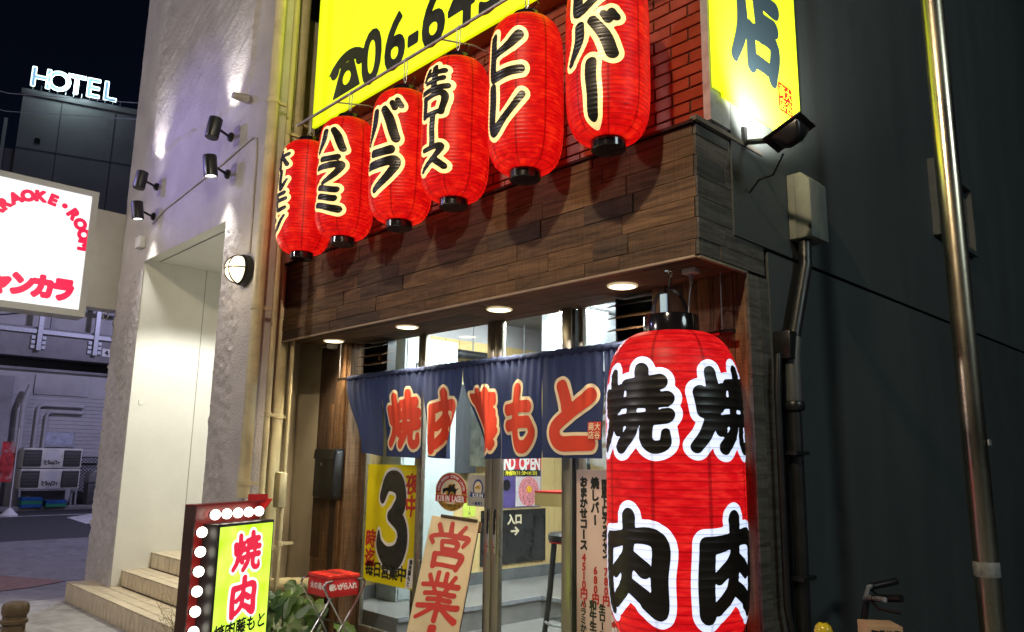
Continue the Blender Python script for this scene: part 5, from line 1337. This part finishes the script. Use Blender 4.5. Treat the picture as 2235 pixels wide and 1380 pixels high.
for (x, y, z, s) in extra + ((-5.80, 3.02, .46, .17), (-5.66, 3.10, .50, .13), (-6.05, 2.98, .34, .16), (-5.55, 3.02, .33, .17), (-5.92, 2.92, .26, .18), (-5.72, 2.88, .20, .19), (-6.15, 2.92, .20, .15), (-5.40, 3.20, .40, .13), (-5.38, 3.06, .26, .15), (-5.55, 3.25, .45, .13), (-5.95, 3.1, .40, .14), (-5.60, 2.85, .12, .16), (-6.0, 2.82, .12, .16), (-5.30, 3.35, .3, .13), (-5.85, 3.25, .54, .12), (-5.45, 2.95, .12, .15), (-5.70, 3.3, .36, .15), (-6.2, 3.05, .36, .12)):
    leaf(x, y, z, s, math.radians(random.uniform(185, 290)), math.radians(random.uniform(-62, -28)), math.radians(random.uniform(-25, 25)))
dp = thing('dry_plant', 'thin dry twiggy weed beside the tiled steps', 'plant', (-5.6, 2.35, 0))
m_dry = M('dry_stem', (.30, .25, .13), .8)
for k in range(16):
    b = MB(); a = random.uniform(-1.2, 1.2); L = random.uniform(.35, .75); x0, y0 = -5.50 + random.uniform(-.1, .12), 2.28 + random.uniform(-.1, .1)
    P = [Vector((x0 + math.sin(a) * L * t * t * .6, y0 - math.cos(a) * L * .35 * t * t, L * t)) for t in (0, .35, .7, 1)]
    b.tube(P, [.004, .003, .002, .001], 4)
    for q in range(9):
        p = P[1].lerp(P[3], q / 9); d_ = Vector((random.uniform(-1, 1), random.uniform(-1, 1), random.uniform(-.2, .8))) * .05
        b.tube([p, p + d_], [.0018, .0012], 3)
    b.build('twig', m_dry, dp)

# ------------------------------------------------------------------ things on and before the dark side wall
mt_ = thing('meter_box', 'weathered pale meter box high on the dark wall', 'box', (-1.88, 4.17, 2.82))
m_mtr = M('weathered_box', (.24, .25, .21), .6, var=.2, scale=5, stretch=(2, 2, .4), stain=.6, stain_col=(.12, .13, .12))
MB().prism([(0, 0), (.135, 0), (.135, .335), (.085, .39), (0, .39)], (-1.955, 4.067, 2.815), (1, 0, 0), (0, 0, 1), (0, 1, 0), .215).build('casing', m_mtr, mt_, bevel=.006)
box('latch', m_black, (-1.835, -1.822, 4.06, 4.066, 2.86, 2.885), mt_); box('seam_strip', m_mtr, (-1.91, -1.905, 4.061, 4.066, 2.82, 3.19), mt_)
m_cond = M('dark_conduit', (.012, .013, .013), .4, var=.2)
c1 = thing('wall_conduit', 'dark bent conduit dropping from the meter box', 'conduit', (-1.9, 3.85, 0))
MB().tube([(-1.895, 4.13, 2.82), (-1.895, 4.12, 2.66), (-1.895, 3.94, 2.26), (-1.895, 3.915, 2.20)], .036, 12).build('upper_run', m_cond, c1, smooth=True)
MB().tube([(-1.893, 3.918, 2.22), (-1.893, 3.89, 2.12), (-1.893, 3.885, 1.86)], .045, 14).build('grey_sleeve', M('grey_conduit', (.07, .075, .075), .45), c1, smooth=True)
MB().lathe([(.048, 0), (.055, .01), (.055, .04), (.048, .05)], 16, (-1.893, 3.885, 1.83), cap=False).build('coupling', m_cond, c1, smooth=True)
MB().tube([(-1.893, 3.885, 1.86), (-1.893, 3.875, 1.2), (-1.893, 3.86, .72), (-1.893, 3.92, .5), (-1.893, 3.98, 0)], .036, 12).build('lower_run', m_cond, c1, smooth=True)
for z in (1.60, .98): box('clamp', m_cond, (-1.95, -1.85, 3.80, 3.945, z, z + .02), c1)
c2 = thing('cable_conduit', 'slim black conduit below the small black junction box', 'conduit', (-1.92, 3.78, 0))
MB().tube([(-1.915, 3.78, 2.12), (-1.915, 3.755, 1.95), (-1.915, 3.745, .85), (-1.915, 3.83, .6), (-1.915, 3.84, 0)], .018, 10).build('run', m_cond, c2, smooth=True)
box('junction_box', m_black, (-1.953, -1.86, 3.81, 3.90, 2.10, 2.25), c2, bevel=.006)
vw = thing('vent_window', 'narrow grey framed window high in the dark side wall', 'window', (-1.95, 7.1, 3.4))
m_gfr = M('grey_frame', (.085, .095, .095), .45, .2)
for bx in ((6.6, 6.65, 3.40, 4.05), (7.55, 7.6, 3.40, 4.05), (6.65, 7.55, 3.40, 3.44), (6.65, 7.55, 4.01, 4.05), (6.86, 6.90, 3.44, 4.01)): box('frame', m_gfr, (-1.955, -1.90, *bx), vw)
box('pane', M('dark_pane', (.03, .04, .05), .15), (-1.95, -1.945, 6.65, 7.55, 3.44, 4.01), vw)
pl_ = thing('steel_pole', 'shiny steel utility pole in front of the dark wall', 'pole', (-1.22, 4.46, 0))
MB().tube([(-1.22, 4.46, 0), (-1.22, 4.46, 8.5)], .058, 32).build('shaft', M('sign_tinted_steel', (.50, .44, .33), .28, 1, var=.03, scale=5, stretch=(1, 1, .3)), pl_, smooth=True)  # brassy tint puts the yellow sign's reflection into the steel colour
MB().lathe([(.0585, 0), (.0595, .002), (.0595, .07), (.0585, .072)], 32, (-1.22, 4.46, 1.02), cap=False).build('faded_sticker', M('faded_label', (.26, .27, .27), .6, var=.3, scale=30), pl_, smooth=True)
box('band', m_steel, (-1.155, -1.148, 4.44, 4.48, 1.66, 1.69), pl_)
# bicycle whose handlebar just shows
by = thing('bicycle', 'parked black bicycle, only its handlebar showing by the dark wall', 'bicycle', (-1.80, 4.10, 0), rotz=math.radians(202))
def wheel(x):
    pts = [(x + .30 * math.cos(2 * math.pi * k / 28), 0, .32 + .30 * math.sin(2 * math.pi * k / 28)) for k in range(29)]
    w_ = MB().tube(pts, .02, 8, cap=False).build('wheel', m_black, by, smooth=True, local=True)
    sp_ = MB()
    for k in range(14): a = 2 * math.pi * k / 14; sp_.tube([(x, 0, .32), (x + .29 * math.cos(a), 0, .32 + .29 * math.sin(a))], .002, 4)
    sp_.build('spokes', m_steel, w_, local=True)
wheel(0.05); wheel(-1.05)
for P_ in ([(0.05, .0, .32), (-.08, 0, .70), (-.12, 0, .88)], [(-.10, 0, .66), (-.55, 0, .32)], [(-.55, 0, .32), (-.66, 0, .68)], [(-.55, 0, .32), (-1.05, 0, .32)], [(-.64, 0, .62), (-1.05, 0, .32)]): MB().tube(P_, .016, 8).build('frame_tube', m_blackm, by, smooth=True, local=True)
MB().prism([(-.85, -.07), (-.55, -.03), (-.55, .03), (-.85, .07)], (0, 0, .66), (1, 0, 0), (0, 1, 0), (0, 0, 1), .05).build('saddle', m_black, by, bevel=.015, local=True)
MB().tube([(-.20, -.28, .93), (-.13, -.18, .92), (-.11, 0, .88), (-.13, .18, .92), (-.20, .28, .93)], .012, 8).build('handlebar', m_steel, by, smooth=True, local=True)
for s in (-1, 1):
    MB().tube([(-.15, s * .20, .922), (-.27, s * .30, .945)], .018, 10).build('grip', m_black, by, smooth=True, local=True)
    MB().tube([(-.13, s * .18, .915), (-.17, s * .24, .88), (-.26, s * .28, .875)], .006, 6).build('brake_lever', m_blackm, by, smooth=True, local=True)
cbx = thing('cardboard_box', 'brown cardboard box corner with printed marks at the bottom edge', 'box', (-1.40, 3.55, 0), rotz=math.radians(40))
MB().box(-.07, .07, -.07, .07, .55, .890).build('carton', M('cardboard', (.42, .27, .15), .8, var=.1), cbx, local=True, bevel=.003); MB().box(-.065, .065, -.065, .065, 0, .549).build('lower_carton', MATS['cardboard'], cbx, local=True, bevel=.003)
letters('lettering', hrow('取扱注意', -.045, .86, .03, .03, .03), .002, m_ink, plane((0, -.0715, 0), (1, 0, 0), (0, 0, 1)), .001, cbx, wob=0, local=True)
for k, (x, y, z) in enumerate(((-1.505, 3.24, .905), (-1.52, 3.17, .868))):
    yt = thing('capped_post', ('taller' if k == 0 else 'shorter') + ' small post with round yellow cap at the bottom edge', 'post', (x, y, 0), group='small yellow capped posts')
    MB().lathe([(.022, 0), (.022, z - .035)], 16).build('post', m_steel, yt, smooth=True, local=True)
    MB().lathe([(.032, z - .04), (.036, z - .03), (.036, z - .02), (.030, z - .004), (.018, z + .008), (.0, z + .011)], 24, cap=False).build('cap', M('yellow_plastic', (.70, .52, .02), .3), yt, smooth=True, local=True)
    MB().lathe([(.0, z + .0112), (.010, z + .0115), (.010, z + .013), (0, z + .014)], 12, cap=False).build('cap_plug', m_black, yt, local=True)

# ------------------------------------------------------------------ street lamps and added fill lamps outside the picture
sl_ = thing('street_lamp', 'street lamp standing behind the viewer, lighting the canopy', 'street lamp', (-1.1, -.6, 0))
MB().tube([(-.9, -.9, 0), (-.9, -.9, 5.4), (-1.0, -.55, 5.5), (-1.2, -.1, 5.42)], .05, 12).build('post', m_steel, sl_, smooth=True)
MB().lathe([(.05, .12), (.12, .08), (.14, .02), (.12, .0)], 20, (-1.2, 0, 5.33), cap=False).build('shade', m_steel, sl_, smooth=True)
MB().lathe([(.10, .0), (.0, -.01)], 20, (-1.2, 0, 5.34), cap=False).build('lens', E('street_lens', (1, .9, .75), 8), sl_)
lamp('street_bulb', 'SPOT', (-1.2, 0, 5.2), 470, (1, .80, .54), .09, (-3.6, 3.2, 3.0), 110, .4)
ll = thing('added_led_lamp', 'added violet blue lamp for unseen LED light on the left', 'street lamp', (-13, -3.5, 0))  # lamp and post are added; the violet light stands for unseen LED signs
MB().tube([(-13, -3.5, 0), (-13, -3.5, 7.0)], .06, 12).build('post', m_steel, ll, smooth=True)
MB().lathe([(.0, .1), (.2, .06), (.2, 0), (.0, -.02)], 20, (-13, -3.5, 7.0), cap=False).build('head', E('violet_lens', (.5, .45, 1), 6), ll)
lamp('violet_bulb', 'POINT', (-13, -3.5, 6.8), 240, (.55, .47, 1.0), .25)
lamp('added_wall_beam', 'SPOT', (-12.8, -3.4, 6.6), 1500, (.32, .26, 1.0), .25, (-7.75, 2.8, 4.7), 19, 1.0)  # added narrow spot that lays a blue-violet band on the white wall
lb2 = thing('blue_street_lamp', 'blue white street lamp down the side road, hidden behind the white building', 'street lamp', (-17, 9, 0))
MB().tube([(-17, 9, 0), (-17, 9, 9.0)], .07, 12).build('post', m_steel, lb2, smooth=True)
MB().lathe([(.0, .1), (.2, .06), (.2, 0), (.0, -.02)], 20, (-17, 9, 9.0), cap=False).build('head', E('blue_lens', (.55, .55, 1), 6), lb2)
lamp('blue_bulb', 'POINT', (-17, 9, 8.8), 2700, (.62, .60, 1.0), .3)
lw2 = thing('added_warm_lamp', 'added warm lamp brightening the white building, outside the picture', 'street lamp', (-9, -6.5, 0))  # added lamp that warms and brightens the white wall; source unseen
MB().tube([(-9, -6.5, 0), (-9, -6.5, 6.2)], .06, 12).build('post', m_steel, lw2, smooth=True)
MB().lathe([(.0, .1), (.2, .06), (.2, 0), (.0, -.02)], 20, (-9, -6.5, 6.2), cap=False).build('head', E('warm_lens', (1, .85, .75), 6), lw2)
lamp('warm_bulb', 'POINT', (-9, -6.5, 6.0), 1550, (1, .90, .86), .3)

rl_ = thing('right_street_lamp', 'cool white street lamp standing out of the picture to the right', 'street lamp', (8.5, 3.5, 0))
MB().tube([(8.5, 3.5, 0), (8.5, 3.5, 7.5)], .06, 12).build('post', m_steel, rl_, smooth=True)
MB().lathe([(.0, .1), (.2, .06), (.2, 0), (.0, -.02)], 20, (8.5, 3.5, 7.5), cap=False).build('head', E('cool_lens', (.8, .93, 1), 6), rl_)
lamp('cool_bulb', 'POINT', (8.5, 3.5, 7.3), 1000, (.80, .98, 1.0), 1.5)

# coats, paper menus and dishes inside the shop
m_coat = M('black_cloth', (.025, .027, .03), .8, bs=.2)
for k, (y, z0, z1, wd_, lab) in enumerate(((5.16, 1.42, 2.32, .15, 'long black coat hanging on the inner wall behind the curtain gap'), (5.42, 1.50, 2.32, .13, 'shorter black coat hanging beside the long coat inside'), (7.0, 1.25, 1.75, .14, 'black coat hanging above the counter shelf inside'))):
    ct = thing('hanging_coat', lab, 'coat', (-6.08, y, z0), group='coats hanging inside')
    b = MB(); nv2, na2 = 12, 18
    for j in range(nv2 + 1):
        t = j / nv2; r = wd_ * (.35 + .65 * min(1, t * 3)) if t < .34 else wd_ * (1 + .12 * t)
        for i in range(na2):
            a = 2 * math.pi * i / na2; q = 1 + .10 * math.sin(5 * a + k) * t
            b.v.append((-6.08 + .35 * r * math.cos(a) * q, y + r * math.sin(a) * q, z1 + (z0 - z1) * t))
    for j in range(nv2):
        for i in range(na2): b.f.append((j * na2 + i, j * na2 + (i + 1) % na2, (j + 1) * na2 + (i + 1) % na2, (j + 1) * na2 + i))
    b.build('cloth', m_coat, ct, smooth=True)
    MB().tube([(-6.1, y, z1 - .01), (-6.1, y, z1 + .05), (-6.15, y, z1 + .06)], .005, 6).build('hook', m_steel, ct)
for k, (y, z, mt_k, lab) in enumerate(((5.34, .98, M('lime_paper', (.62, .72, .10), .6), 'upper lime paper menu on the inner wall left of the black board'), (5.34, .74, MATS['lime_paper'], 'lower lime paper menu on the inner wall left of the black board'), (5.02, 1.12, M('pale_paper', (.7, .68, .6), .6), 'pale paper notice on the inner wall behind the left door'))):
    pm = box('paper_menu', mt_k, (PX, PX + .002, y - .085, y + .085, z, z + .21)); tag(pm, lab, 'menu', 'paper menus inside')
    letters('lettering', vcol('生ビール', y, z + .17, .04, .04, .045), .003, m_ink, plane((PX + .0035, 0, 0), (0, 1, 0), (0, 0, 1)), .001, pm, wob=0)
